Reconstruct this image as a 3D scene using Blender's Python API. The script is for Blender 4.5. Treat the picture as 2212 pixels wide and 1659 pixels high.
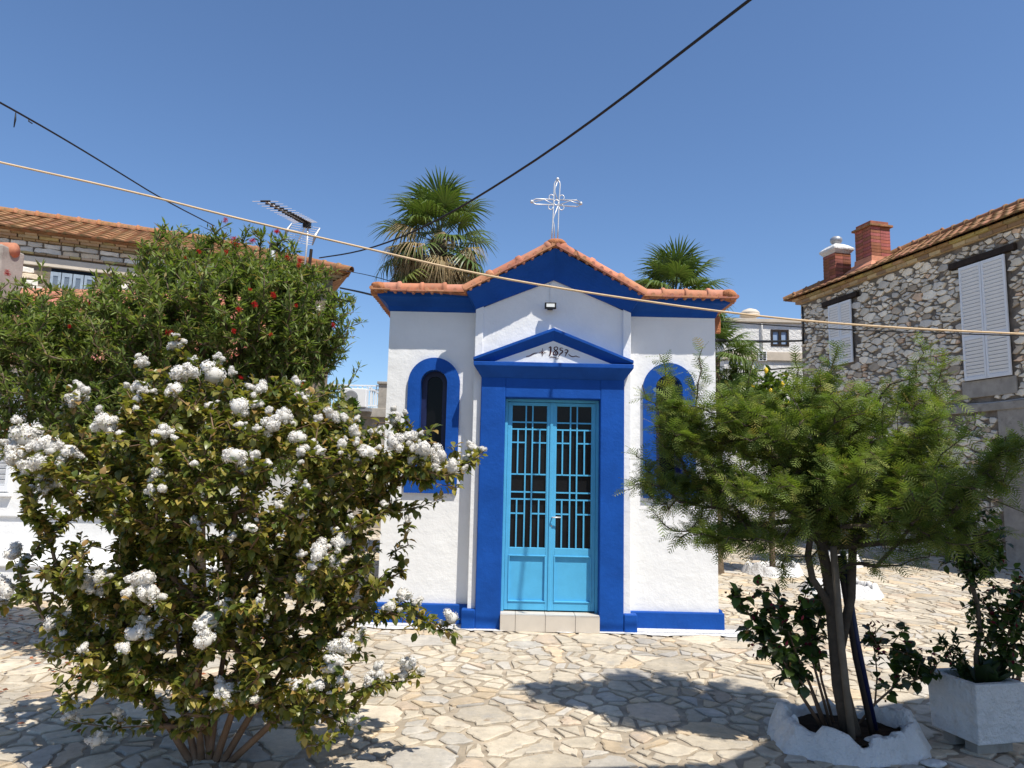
import bpy, bmesh, math, random
import numpy as np
from mathutils import Matrix, Vector

for _o in list(bpy.data.objects):
    bpy.data.objects.remove(_o)
random.seed(7)
RNG = np.random.default_rng(11)
SC = bpy.context.scene
COL = SC.collection
R = math.radians

# ------------------------------------------------------------------ camera
PITCH, ROLL, EYE = R(7.1), R(1.3), 1.6
_c, _s = math.cos(ROLL), math.sin(ROLL)
_sp, _cp = math.sin(PITCH), math.cos(PITCH)
FPX, CX, CY = 1534.0, 1106.0, 829.5          # focal length and centre in a 2212 px wide frame
cam_data = bpy.data.cameras.new('camera')
cam = bpy.data.objects.new('camera', cam_data)
COL.objects.link(cam)
cam_data.sensor_width = 36.0
cam_data.lens = 36.0 * FPX / 2212.0
cam_data.clip_start = 0.05
cam_data.clip_end = 6000
_right = Vector((_c, -_s * _sp, _s * _cp))
_up = Vector((-_s, -_c * _sp, _c * _cp))
_back = Vector((0, -_cp, -_sp))
_m = Matrix((_right, _up, _back)).transposed().to_4x4()
_m.translation = Vector((0, 0, EYE))
cam.matrix_world = _m
SC.camera = cam

# ------------------------------------------------------------------ light
LIGHT = Vector((-0.355, 0.43, -1.0)).normalized()       # direction the sunlight travels
SUN_EL = math.asin(-LIGHT.z)
world = bpy.data.worlds.new('World')
SC.world = world
world.use_nodes = True
wn = world.node_tree.nodes
wn.clear()
sky = wn.new('ShaderNodeTexSky')
sky.sky_type = 'NISHITA'
sky.sun_disc = False
sky.sun_elevation = SUN_EL
sky.sun_rotation = math.atan2(-LIGHT.x, -LIGHT.y)
sky.altitude = 0
sky.air_density = 1.0
sky.dust_density = 0.5
sky.ozone_density = 8.0
bg = wn.new('ShaderNodeBackground')
bg.inputs['Strength'].default_value = 0.130
wo = wn.new('ShaderNodeOutputWorld')
world.node_tree.links.new(sky.outputs[0], bg.inputs[0])
world.node_tree.links.new(bg.outputs[0], wo.inputs[0])
sun_d = bpy.data.lights.new('sun', 'SUN')
sun_d.energy = 5.0
sun_d.angle = R(0.5)
sun_d.color = (1.0, 0.95, 0.86)
sun = bpy.data.objects.new('sun', sun_d)
COL.objects.link(sun)
sun.rotation_euler = LIGHT.to_track_quat('-Z', 'Y').to_euler()
sun.location = (5, -6, 20)
SC.view_settings.view_transform = 'Standard'
SC.view_settings.look = 'None'
SC.view_settings.exposure = 0.26
SC.view_settings.gamma = 1.0
SC.view_settings.use_curve_mapping = False
SC.render.engine = 'CYCLES'
SC.cycles.max_bounces = 6
SC.cycles.transparent_max_bounces = 4

# ------------------------------------------------------------------ measuring helpers
def ray(u, v):
    x = (u - CX) / FPX
    y = -(v - CY) / FPX
    x, y = x * _c - y * _s, x * _s + y * _c
    return np.array([x, _cp - y * _sp, _sp + y * _cp])

def aty(u, v, Y):
    d = ray(u, v)
    return d * Y / d[1] + np.array([0, 0, EYE])

def atz(u, v, Z=0.0):
    d = ray(u, v)
    return d * (Z - EYE) / d[2] + np.array([0, 0, EYE])

# ------------------------------------------------------------------ materials
MATS = {}
def nt(name):
    m = bpy.data.materials.new(name)
    m.use_nodes = True
    t = m.node_tree
    b = t.nodes['Principled BSDF']
    MATS[name] = m
    return m, t, b

def coords(t, kind='Object', scale=(1, 1, 1)):
    tc = t.nodes.new('ShaderNodeTexCoord')
    mp = t.nodes.new('ShaderNodeMapping')
    mp.inputs['Scale'].default_value = scale
    t.links.new(tc.outputs[kind], mp.inputs[0])
    return mp.outputs[0]

def noise(t, vec, scale, detail=6, rough=0.6):
    n = t.nodes.new('ShaderNodeTexNoise')
    n.inputs['Scale'].default_value = scale
    n.inputs['Detail'].default_value = detail
    n.inputs['Roughness'].default_value = rough
    if vec is not None:
        t.links.new(vec, n.inputs['Vector'])
    return n.outputs['Fac']

def ramp(t, fac, stops):
    r = t.nodes.new('ShaderNodeValToRGB')
    e = r.color_ramp.elements
    while len(e) < len(stops):
        e.new(0.5)
    for i, (p, c) in enumerate(stops):
        e[i].position = p
        e[i].color = (*c, 1) if len(c) == 3 else c
    t.links.new(fac, r.inputs[0])
    return r.outputs[0]

def mix(t, a, b, fac, mode='MIX'):
    n = t.nodes.new('ShaderNodeMix')
    n.data_type = 'RGBA'
    n.blend_type = mode
    for sock, val in ((n.inputs['Factor'], fac), (n.inputs['A'], a), (n.inputs['B'], b)):
        pass
    def put(i, val):
        if hasattr(val, 'node'):
            t.links.new(val, n.inputs[i])
        elif isinstance(val, (int, float)):
            n.inputs[i].default_value = val
        else:
            n.inputs[i].default_value = (*val, 1)
    put(0, fac); put(6, a); put(7, b)
    return n.outputs[2]

def bump(t, b, height, strength=0.3, dist=0.01):
    n = t.nodes.new('ShaderNodeBump')
    n.inputs['Strength'].default_value = strength
    n.inputs['Distance'].default_value = dist
    t.links.new(height, n.inputs['Height'])
    t.links.new(n.outputs[0], b.inputs['Normal'])

def plain(name, col, rough=0.7, var=0.12, scale=6.0, bscale=60.0, bstr=0.15, bdist=0.01, spec=0.3, metal=0.0, dirt=None, attr=False, kind='Object'):
    m, t, b = nt(name)
    v = coords(t, kind)
    n1 = noise(t, v, scale)
    lo = tuple(c * (1 - var) for c in col)
    hi = tuple(min(1, c * (1 + var)) for c in col)
    c = ramp(t, n1, [(0.3, lo), (0.7, hi)])
    if attr:
        a = t.nodes.new('ShaderNodeAttribute')
        a.attribute_name = 'tint'
        c = mix(t, c, a.outputs['Color'], 1.0, 'MULTIPLY')
    if dirt:
        n2 = noise(t, v, dirt[1], 8, 0.7)
        f = ramp(t, n2, [(dirt[2], (0, 0, 0)), (dirt[3], (1, 1, 1))])
        c = mix(t, c, dirt[0], f)
    t.links.new(c, b.inputs['Base Color'])
    b.inputs['Roughness'].default_value = rough
    b.inputs['Specular IOR Level'].default_value = spec
    b.inputs['Metallic'].default_value = metal
    if bstr:
        bump(t, b, noise(t, v, bscale, 5, 0.65), bstr, bdist)
    return m

def leafmat(name, trans=0.35, rough=0.45, spec=0.35):
    m, t, b = nt(name)
    a = t.nodes.new('ShaderNodeAttribute')
    a.attribute_name = 'tint'
    t.links.new(a.outputs['Color'], b.inputs['Base Color'])
    b.inputs['Roughness'].default_value = rough
    b.inputs['Specular IOR Level'].default_value = spec
    tr = t.nodes.new('ShaderNodeBsdfTranslucent')
    g = mix(t, a.outputs['Color'], (1.0, 1.15, 0.45) if name != 'petal' else (1, .98, .95), 1.0, 'MULTIPLY')
    t.links.new(g, tr.inputs['Color'])
    ms = t.nodes.new('ShaderNodeMixShader')
    ms.inputs[0].default_value = trans
    t.links.new(b.outputs[0], ms.inputs[1])
    t.links.new(tr.outputs[0], ms.inputs[2])
    t.links.new(ms.outputs[0], t.nodes['Material Output'].inputs['Surface'])
    return m

plain('white_plaster', (0.79, 0.785, 0.77), 0.85, 0.045, 2.0, 8, 0.45, 0.022, 0.2, dirt=((0.60, 0.57, 0.52), 2.2, 0.60, 0.85))
plain('blue_paint', (0.009, 0.070, 0.32), 0.6, 0.16, 3, 14, 0.35, 0.016, 0.12, dirt=((0.025, 0.09, 0.36), 14.0, 0.6, 0.85))
plain('door_paint', (0.085, 0.40, 0.66), 0.5, 0.06, 8, 50, 0.08, 0.01, 0.3)
plain('glass_dark', (0.005, 0.005, 0.006), 0.15, 0.1, 3, 8, 0.0, 0.01, 0.12)
plain('ribbed_glass', (0.009, 0.009, 0.010), 0.25, 0.3, 3, 8, 0.0, 0.01, 0.2)
plain('terracotta', (0.46, 0.20, 0.12), 0.85, 0.18, 9, 70, 0.3, 0.006, 0.2, dirt=((0.30, 0.21, 0.15), 14.0, 0.58, 0.8), attr=True)
plain('old_tile', (0.36, 0.165, 0.085), 0.9, 0.3, 4, 60, 0.35, 0.008, 0.15, dirt=((0.17, 0.125, 0.06), 9.0, 0.44, 0.66), attr=True)
plain('mortar_red', (0.42, 0.17, 0.08), 0.95, 0.25, 16, 45, 0.9, 0.02, 0.1)
def flagstone():
    m, t, b = nt('stone')
    v = coords(t, 'Object')
    gv = t.nodes.new('ShaderNodeNewGeometry').outputs['Position']
    n1 = noise(t, gv, 1.1, 5, .6)
    c = ramp(t, n1, [(0.34, (0.43, 0.39, 0.33)), (0.5, (0.55, 0.49, 0.395)), (0.68, (0.62, 0.56, 0.46))])
    c = mix(t, c, ramp(t, noise(t, gv, 9, 8, .7), [(0.3, (.72, .72, .72)), (0.7, (1.1, 1.1, 1.1))]), 1.0, 'MULTIPLY')
    a = t.nodes.new('ShaderNodeAttribute'); a.attribute_name = 'tint'
    c = mix(t, c, a.outputs['Color'], 1.0, 'MULTIPLY')
    # grey weathering, brown stains, dark pits
    c = mix(t, c, (0.33, 0.31, 0.28), ramp(t, noise(t, gv, 3.2, 9, .75), [(0.54, (0, 0, 0)), (0.68, (.8, .8, .8))]))
    c = mix(t, c, (0.26, 0.17, 0.09), ramp(t, noise(t, gv, 6.5, 6, .6), [(0.64, (0, 0, 0)), (0.76, (.75, .75, .75))]))
    c = mix(t, c, (0.12, 0.10, 0.08), ramp(t, noise(t, gv, 48, 4, .6), [(0.66, (0, 0, 0)), (0.72, (.8, .8, .8))]))
    t.links.new(c, b.inputs['Base Color'])
    b.inputs['Roughness'].default_value = .85
    b.inputs['Specular IOR Level'].default_value = .2
    bump(t, b, noise(t, gv, 34, 8, .7), .6, .012)
flagstone()
plain('joint', (0.37, 0.31, 0.235), 0.95, 0.35, 7, 120, 0.6, 0.008, 0.1)
plain('rubble', (0.76, 0.715, 0.645), 0.9, 0.18, 5, 30, 0.6, 0.02, 0.15, dirt=((0.34, 0.29, 0.23), 7.0, 0.58, 0.8), attr=True)
plain('dark_joint', (0.24, 0.205, 0.17), 0.95, 0.5, 3.0, 40, 0.7, 0.02, 0.1, dirt=((0.22, 0.19, 0.15), 0.9, 0.52, 0.66))
plain('pale_joint', (0.22, 0.18, 0.14), 0.95, 0.3, 5, 40, 0.6, 0.02, 0.1)
plain('yellow_brick', (0.50, 0.38, 0.235), 0.9, 0.2, 6, 50, 0.4, 0.01, 0.15, attr=True)
plain('red_brick', (0.30, 0.115, 0.075), 0.9, 0.25, 8, 60, 0.5, 0.01, 0.15, attr=True)
plain('concrete', (0.36, 0.33, 0.29), 0.95, 0.2, 4, 40, 0.5, 0.012, 0.1, dirt=((0.16, 0.14, 0.12), 3.0, 0.55, 0.8))
plain('cream_concrete', (0.60, 0.52, 0.42), 0.9, 0.1, 4, 40, 0.3, 0.01, 0.15)
plain('white_paint', (0.80, 0.81, 0.82), 0.5, 0.03, 6, 40, 0.05, 0.01, 0.3)
plain('grey_blue_paint', (0.30, 0.36, 0.42), 0.6, 0.15, 8, 40, 0.2, 0.01, 0.2)
plain('dark_wood', (0.035, 0.025, 0.02), 0.8, 0.3, 8, 40, 0.4, 0.01, 0.2)
plain('whitewash', (0.72, 0.71, 0.69), 0.9, 0.10, 5, 14, 1.0, 0.05, 0.15, dirt=((0.40, 0.36, 0.30), 6.0, 0.60, 0.82))
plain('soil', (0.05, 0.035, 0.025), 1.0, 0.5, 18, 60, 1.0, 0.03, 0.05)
plain('bark', (0.16, 0.115, 0.08), 0.9, 0.35, 14, 50, 0.8, 0.012, 0.15)
plain('myrtle_bark', (0.19, 0.12, 0.075), 0.7, 0.3, 10, 40, 0.4, 0.008, 0.2)
plain('acacia_bark', (0.10, 0.078, 0.058), 0.9, 0.3, 14, 45, 0.8, 0.012, 0.15)
plain('palm_bark', (0.16, 0.12, 0.08), 0.95, 0.4, 9, 30, 0.9, 0.03, 0.1)
plain('stake_wood', (0.17, 0.135, 0.10), 0.8, 0.2, 12, 50, 0.4, 0.01, 0.2)
plain('blue_metal', (0.008, 0.013, 0.06), 0.45, 0.2, 8, 40, 0.1, 0.01, 0.4)
plain('black_cable', (0.012, 0.012, 0.014), 0.6, 0.1, 8, 40, 0.0)
plain('beige_cable', (0.62, 0.45, 0.27), 0.7, 0.1, 8, 40, 0.0)
plain('silver_metal', (0.66, 0.65, 0.64), 0.4, 0.05, 8, 40, 0.0, spec=0.5, metal=0.35)
plain('grey_metal', (0.35, 0.36, 0.38), 0.45, 0.1, 8, 40, 0.0, spec=0.5, metal=0.4)
plain('black_plastic', (0.015, 0.015, 0.016), 0.5, 0.1, 8, 40, 0.0)
plain('lamp_glass', (0.75, 0.76, 0.72), 0.2, 0.05, 8, 40, 0.0, spec=0.5)
plain('lettering', (0.055, 0.006, 0.006), 0.7, 0.2, 8, 40, 0.0)
plain('step_tile', (0.60, 0.54, 0.46), 0.45, 0.06, 6, 60, 0.06, 0.004, 0.35)
plain('far_plaster', (0.78, 0.76, 0.72), 0.9, 0.06, 2, 12, 0.9, 0.05, 0.1)
plain('blocker_cloth', (0.55, 0.50, 0.42), 0.9, 0.05, 6, 80, 0.1)
plain('hazed_hill', (0.26, 0.28, 0.29), 1.0, 0.35, 0.02, 0.05, 0.0)  # distance haze painted into the grey-blue base colour
plain('dry_leaf', (0.26, 0.09, 0.04), 0.9, 0.3, 5, 40, 0.0, attr=True)
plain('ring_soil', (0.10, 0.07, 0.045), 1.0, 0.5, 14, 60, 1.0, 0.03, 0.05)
leafmat('leaf', 0.40, 0.36, 0.5)
leafmat('leaf_dull', 0.42, 0.55, 0.25)
leafmat('palm_leaf', 0.25, 0.38, 0.45)
leafmat('dead_leaf', 0.25, 0.8, 0.1)
leafmat('petal', 0.35, 0.8, 0.05)

# ------------------------------------------------------------------ object helpers
def tag(o, label=None, cat=None, group=None, kind=None):
    if label: o['label'] = label
    if cat: o['category'] = cat
    if group: o['group'] = group
    if kind: o['kind'] = kind
    return o

def hook(o, parent):
    if parent is not None:
        o.parent = parent
        o.matrix_parent_inverse = WORLD[parent.name].inverted()
    return o

WORLD = {}
def link(name, mesh, parent=None, mw=None):
    o = bpy.data.objects.new(name, mesh)
    COL.objects.link(o)
    mw = mw if mw is not None else Matrix()
    o.matrix_basis = mw
    WORLD[o.name] = mw
    hook(o, parent)
    return o

def thing(name, loc, label, cat, group=None):
    o = link(name, None, None, Matrix.Translation(Vector(loc)))
    o.empty_display_size = 0.2
    return tag(o, label, cat, group)

class MB:
    def __init__(s):
        s.v = []; s.f = []; s.c = []
    def add(s, vs, fs, col=(1, 1, 1)):
        n = len(s.v)
        s.v += [tuple(float(q) for q in p) for p in vs]
        s.c += [col] * len(vs)
        s.f += [tuple(i + n for i in f) for f in fs]
        return s
    def box(s, a, b, col=(1, 1, 1)):
        x0, y0, z0 = a; x1, y1, z1 = b
        return s.add([(x0, y0, z0), (x1, y0, z0), (x1, y1, z0), (x0, y1, z0), (x0, y0, z1), (x1, y0, z1), (x1, y1, z1), (x0, y1, z1)],
                     [(0, 3, 2, 1), (4, 5, 6, 7), (0, 1, 5, 4), (1, 2, 6, 5), (2, 3, 7, 6), (3, 0, 4, 7)], col)
    def fbox(s, o, ex, ey, ez, a, b):
        """box in a frame with origin o and axes ex, ey, ez"""
        o, ex, ey, ez = (np.array(q, float) for q in (o, ex, ey, ez))
        m = MB().box(a, b)
        return s.add([o + ex * p[0] + ey * p[1] + ez * p[2] for p in m.v], m.f)
    def tube(s, pts, r, n=6, caps=True, col=(1, 1, 1)):
        pts = [np.array(p, float) for p in pts]
        rs = r if hasattr(r, '__len__') else [r] * len(pts)
        base = len(s.v)
        prev = None
        vs = []
        for i, p in enumerate(pts):
            d = pts[min(i + 1, len(pts) - 1)] - pts[max(i - 1, 0)]
            d = d / (np.linalg.norm(d) + 1e-9)
            if prev is None:
                h = np.array([0, 0, 1.0]) if abs(d[2]) < 0.9 else np.array([1.0, 0, 0])
                a = np.cross(d, h)
            else:
                a = prev - d * np.dot(prev, d)
            a = a / (np.linalg.norm(a) + 1e-9)
            prev = a
            b = np.cross(d, a)
            for k in range(n):
                t = 2 * math.pi * k / n
                vs.append(p + rs[i] * (math.cos(t) * a + math.sin(t) * b))
        fs = []
        for i in range(len(pts) - 1):
            for k in range(n):
                fs.append((i * n + k, i * n + (k + 1) % n, (i + 1) * n + (k + 1) % n, (i + 1) * n + k))
        if caps:
            fs.append(tuple(range(n))[::-1])
            fs.append(tuple(range((len(pts) - 1) * n, len(pts) * n)))
        return s.add(vs, fs, col)
    def lathe(s, c, prof, n=20, axis=(0, 0, 1)):
        ax = np.array(axis, float); ax /= np.linalg.norm(ax)
        h = np.array([1.0, 0, 0]) if abs(ax[0]) < 0.9 else np.array([0, 1.0, 0])
        a = np.cross(ax, h); a /= np.linalg.norm(a)
        b = np.cross(ax, a)
        c = np.array(c, float)
        vs = []
        for r_, z_ in prof:
            for k in range(n):
                t = 2 * math.pi * k / n
                vs.append(c + ax * z_ + r_ * (math.cos(t) * a + math.sin(t) * b))
        fs = []
        for i in range(len(prof) - 1):
            for k in range(n):
                fs.append((i * n + k, i * n + (k + 1) % n, (i + 1) * n + (k + 1) % n, (i + 1) * n + k))
        fs.append(tuple(range(n))[::-1])
        fs.append(tuple(range((len(prof) - 1) * n, len(prof) * n)))
        return s.add(vs, fs)
    def prism(s, poly, off):
        """planar polygon (3D points) extruded by vector off"""
        n = len(poly)
        off = np.array(off, float)
        vs = [np.array(p, float) for p in poly] + [np.array(p, float) + off for p in poly]
        fs = [tuple(range(n))[::-1], tuple(range(n, 2 * n))]
        fs += [(i, (i + 1) % n, (i + 1) % n + n, i + n) for i in range(n)]
        return s.add(vs, fs)
    def mesh(s, name, mat, smooth=False, tint=False):
        me = bpy.data.meshes.new(name)
        me.from_pydata(s.v, [], s.f)
        me.materials.append(MATS[mat])
        if smooth:
            me.shade_smooth()
        if tint:
            set_tint(me, np.array(s.c))
        bm = bmesh.new(); bm.from_mesh(me)
        bmesh.ops.recalc_face_normals(bm, faces=bm.faces)
        bm.to_mesh(me); bm.free()
        me.update()
        return me
    def build(s, name, mat, parent=None, smooth=False, bevel=0.0, tint=False, segs=2):
        me = s.mesh(name, mat, smooth, tint)
        o = link(name, me, parent)
        if bevel:
            md = o.modifiers.new('bevel', 'BEVEL')
            md.width = bevel; md.segments = segs; md.limit_method = 'ANGLE'; md.angle_limit = R(40)
        return o

def set_tint(me, cols):
    at = me.color_attributes.new('tint', 'FLOAT_COLOR', 'POINT')
    c = np.ones((len(me.vertices), 4), np.float32)
    c[:, :3] = cols
    at.data.foreach_set('color', c.ravel())

def np_mesh(name, V, F, mat, tint=None, smooth=False):
    """V (n,3), F (m,k) with k = 3 or 4"""
    me = bpy.data.meshes.new(name)
    k = F.shape[1]
    me.vertices.add(len(V)); me.loops.add(F.size); me.polygons.add(len(F))
    me.vertices.foreach_set('co', np.ascontiguousarray(V, np.float32).ravel())
    me.loops.foreach_set('vertex_index', np.ascontiguousarray(F, np.int32).ravel())
    me.polygons.foreach_set('loop_start', np.arange(0, F.size, k, dtype=np.int32))
    me.polygons.foreach_set('loop_total', np.full(len(F), k, np.int32))
    if smooth:
        me.polygons.foreach_set('use_smooth', np.ones(len(F), bool))
    me.update(calc_edges=True)
    me.materials.append(MATS[mat])
    if tint is not None:
        set_tint(me, tint)
    return me

def nrm(a):
    return a / (np.linalg.norm(a, axis=-1, keepdims=True) + 1e-9)

def scatter(tv, tf, pos, X, Y, Z, size, cols):
    """copies of a template (k,3) at pos with axes X, Y, Z -> V, F, tint"""
    n, k = len(pos), len(tv)
    size = np.broadcast_to(np.asarray(size, float), (n,))
    V = pos[:, None, :] + size[:, None, None] * (tv[None, :, 0, None] * X[:, None, :] + tv[None, :, 1, None] * Y[:, None, :] + tv[None, :, 2, None] * Z[:, None, :])
    F = (tf[None] + (np.arange(n) * k)[:, None, None]).reshape(-1, tf.shape[1])
    return V.reshape(-1, 3), F, np.repeat(cols, k, 0)

def frames(D, roll=None, up=None):
    """axes with Y along D"""
    n = len(D)
    Yv = nrm(D)
    h = nrm(RNG.normal(size=(n, 3)) if up is None else up + 0.25 * RNG.normal(size=(n, 3)))
    X = nrm(np.cross(Yv, h))
    Z = np.cross(X, Yv)
    return X, Yv, Z

# ------------------------------------------------------------------ cell stones (paving and rubble)
def cells(w, h, rmin, rmax, gap, seed, power=1.0, n_try=30000, weight=1.0, sep=1.6, split=0.0):
    """irregular stones filling [0,w]x[0,h]: list of polygons (k,2)"""
    g = np.random.default_rng(seed)
    cs = rmax * 1.2
    grid = {}
    P, Rr = [], []
    for _ in range(n_try):
        x, y = g.uniform(-.3, w + .3), g.uniform(-.3, h + .3)
        r = rmin + (rmax - rmin) * g.random() ** power
        cx, cy = int(x // cs), int(y // cs)
        ok = True
        for i in (-1, 0, 1):
            for j in (-1, 0, 1):
                for q in grid.get((cx + i, cy + j), ()):
                    if (P[q][0] - x) ** 2 + (P[q][1] - y) ** 2 < (0.55 * (r + Rr[q])) ** 2 * sep:
                        ok = False; break
                if not ok: break
            if not ok: break
        if ok:
            grid.setdefault((cx, cy), []).append(len(P))
            P.append((x, y)); Rr.append(r)
    out = []
    for k, (x, y) in enumerate(P):
        if not (0 <= x <= w and 0 <= y <= h):
            continue
        poly = [(x - rmax * 2, y - rmax * 2), (x + rmax * 2, y - rmax * 2), (x + rmax * 2, y + rmax * 2), (x - rmax * 2, y + rmax * 2)]
        cx, cy = int(x // cs), int(y // cs)
        for i in (-2, -1, 0, 1, 2):
            for j in (-2, -1, 0, 1, 2):
                for q in grid.get((cx + i, cy + j), ()):
                    if q == k: continue
                    dx, dy = P[q][0] - x, P[q][1] - y
                    d = math.hypot(dx, dy)
                    if d > rmax * 3.2: continue
                    nx, ny = dx / d, dy / d
                    hsh = ((k * 73856093) ^ (q * 73856093)) % 97 / 97.0
                    # small tilt of the joint so that edges are not plain bisectors
                    ang = (hsh - 0.5) * 0.35 * (1 if k < q else 1)
                    ca, sa = math.cos(ang), math.sin(ang)
                    nx, ny = nx * ca - ny * sa, nx * sa + ny * ca
                    lim = d * 0.5 * (1 + weight * (Rr[k] ** 2 - Rr[q] ** 2) / d ** 2) * math.cos(ang) - gap * (0.3 + 0.45 * hsh)
                    res = []
                    m = len(poly)
                    for a in range(m):
                        p0, p1 = poly[a], poly[(a + 1) % m]
                        s0 = (p0[0] - x) * nx + (p0[1] - y) * ny - lim
                        s1 = (p1[0] - x) * nx + (p1[1] - y) * ny - lim
                        if s0 <= 0: res.append(p0)
                        if (s0 < 0) != (s1 < 0):
                            t = s0 / (s0 - s1)
                            res.append((p0[0] + t * (p1[0] - p0[0]), p0[1] + t * (p1[1] - p0[1])))
                    poly = res
                    if len(poly) < 3: break
                if len(poly) < 3: break
            if len(poly) < 3: break
        if len(poly) >= 3:
            out.append(np.array(poly))
    if split:
        res = []
        def cut(p, n, off):
            q = []
            m = len(p)
            for a in range(m):
                s0, s1 = p[a] @ n - off, p[(a + 1) % m] @ n - off
                if s0 <= 0: q.append(p[a])
                if (s0 < 0) != (s1 < 0): q.append(p[a] + s0 / (s0 - s1) * (p[(a + 1) % m] - p[a]))
            return np.array(q)
        am = np.median([area(p) for p in out])
        for p in out:
            if area(p) > am * .9 and g.random() < split:
                c = p.mean(0) + g.normal(size=2) * .15 * math.sqrt(area(p))
                a = g.uniform(0, math.pi); n = np.array([math.cos(a), math.sin(a)])
                for q in (cut(p, n, c @ n - gap * .35), cut(p, -n, -c @ n - gap * .35)):
                    if len(q) >= 3 and area(q) > am * .08: res.append(q)
            else: res.append(p)
        out = res
    return out

def area(p):
    x, y = p[:, 0], p[:, 1]
    return 0.5 * abs(np.dot(x, np.roll(y, 1)) - np.dot(y, np.roll(x, 1)))

def rough_poly(p, g, seg, amp, chamf=0.16):
    """cut the corners and roughen the edges of a stone outline"""
    q = []
    n = len(p)
    for i in range(n):
        a, b, c = p[i - 1], p[i], p[(i + 1) % n]
        t = chamf * g.uniform(0.5, 1.5)
        q.append(b + (a - b) * t); q.append(b + (c - b) * t)
    q = np.array(q)
    keep = [0]
    for i in range(1, len(q)):
        if np.linalg.norm(q[i] - q[keep[-1]]) > 0.012: keep.append(i)
    q = q[keep]
    out = []
    n = len(q)
    for i in range(n):
        a, b = q[i], q[(i + 1) % n]
        L = np.linalg.norm(b - a)
        k = max(1, int(L / seg)) if seg else 1
        nn = np.array([-(b - a)[1], (b - a)[0]]) / (L + 1e-9)
        for j in range(k):
            out.append(a + (b - a) * j / k + nn * g.normal() * amp)
    return np.array(out)

def stone_mesh_data(poly, top, lip, depth, tilt=(0, 0)):
    """rings: foot, shoulder, inner top -> (verts in local x,y,height), faces"""
    n = len(poly)
    c = poly.mean(0)
    d = c - poly
    L = np.linalg.norm(d, axis=1, keepdims=True)
    inner = poly + d / (L + 1e-9) * np.minimum(lip, 0.35 * L)
    hz = lambda q: (q - c) @ np.array(tilt)
    foot = np.c_[poly, np.full(n, -depth)]
    sh = np.c_[poly, top - lip * 0.55 + hz(poly)]
    it = np.c_[inner, top + hz(inner)]
    V = np.vstack([foot, sh, it])
    F = []
    for i in range(n):
        j = (i + 1) % n
        F.append((i, j, n + j, n + i)); F.append((n + i, n + j, 2 * n + j, 2 * n + i))
    F.append(tuple(range(2 * n, 3 * n)))
    return V, F

def lay_stones(stones, put, tints, parent, name, mat, maxparts, key, g, top, lip, depth, seg=0.05, amp=0.004, tiltamp=0.02, farname=None, chamf=0.16):
    """the stones with the highest key become parts, the others one joined part"""
    order = sorted(range(len(stones)), key=lambda i: -key(stones[i]))
    rest = MB()
    for rank, i in enumerate(order):
        near = rank < maxparts
        p = rough_poly(stones[i], g, seg if near else 0, amp if near else amp * 0.5, chamf)
        if len(p) < 3: continue
        V, F = stone_mesh_data(p, top * g.uniform(0.6, 1.4), lip, depth, g.normal(size=2) * tiltamp)
        W = put(V)
        t = tints(g)
        if near:
            c = W.mean(0)
            mb = MB().add(W - c, F, t)
            me = mb.mesh(name, mat, False, True)
            link(name, me, parent, Matrix.Translation(Vector(c)))
        else:
            rest.add(W, F, t)
    if rest.v:
        o = rest.build(farname or name + 's', mat, parent, False, 0, True)
        tag(o, kind='stuff')

def proj(p):
    """pixel of a world point, 2212 wide"""
    q = np.array(p, float) - np.array([0, 0, EYE])
    x = q @ np.array(_right); y = q @ np.array(_up); z = -(q @ np.array(_back))
    return CX + FPX * x / z, CY - FPX * y / z, z

# ================================================================== GROUND
g_ground = MB().add([(-400, -200, -0.009), (400, -200, -0.009), (400, 1500, -0.009), (-400, 1500, -0.009)], [(0, 1, 2, 3)])
ground = tag(g_ground.build('ground', 'joint'), 'stone paved square with mortar joints in front of the chapel', None, None, 'structure')

PX0, PY0, PW, PH = -7.0, 2.6, 17.5, 15.5
pav = cells(PW, PH, 0.09, 0.33, 0.032, 5, 2.0, 60000, 0.75, 1.05, 0.75)
def in_view(p):
    c = p.mean(0) + np.array([PX0, PY0])
    if abs(c[0]) > 0.80 * c[1] + 0.5: return -1
    if -1.30 < c[0] < 2.16 and c[1] > 7.62 and c[1] < 11.0: return -1
    return 0
def pav_key(p):
    c = p.mean(0) + np.array([PX0, PY0])
    u, v, z = proj((c[0], c[1], 0))
    vis = -40 < u < 2250 and v < 1690 and not (c[0] > -1.3 and c[0] < 2.16 and 7.6 < c[1] < 11)
    hid = 0.35 if (u < 800 and v < 1330) else 1.0
    return (area(p) / c[1] ** 3) * hid if vis else -1
pav = [p for p in pav if in_view(p) == 0 and area(p) > 0.0015]
def pav_tint(g):
    b = g.uniform(0.86, 1.14)
    k = g.random()
    if k < 0.12: c = (1.07, 0.95, 0.80)
    elif k < 0.28: c = (0.93, 0.95, 1.0)
    elif k < 0.33: c = (1.03, 0.92, 0.84)
    else: c = (1.03, 1.0, 0.95)
    return tuple(b * q for q in c)
lay_stones(pav, lambda V: V + np.array([PX0, PY0, 0.0]), pav_tint, ground, 'paving_stone', 'stone', 300, pav_key,
           np.random.default_rng(3), 0.004, 0.010, 0.016, 0.035, 0.009, 0.012, 'paving_stones_far', 0.035)

# whitewashed strip round the chapel foot
strip = MB()
g = np.random.default_rng(21)
xs = np.linspace(-1.62, 2.52, 60)
fr = [7.445 + 0.02 * math.sin(x * 7) + 0.018 * g.normal() - (0.03 if x > 1 else 0) for x in xs]
strip.v = [(x, f, 0.009) for x, f in zip(xs, fr)] + [(x, 7.70, 0.018) for x in xs]
strip.c = [(1, 1, 1)] * len(strip.v)
strip.f = [(i, i + 1, 61 + i, 60 + i) for i in range(59)]
tag(strip.build('whitewash_strip', 'whitewash', ground), None)

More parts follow.
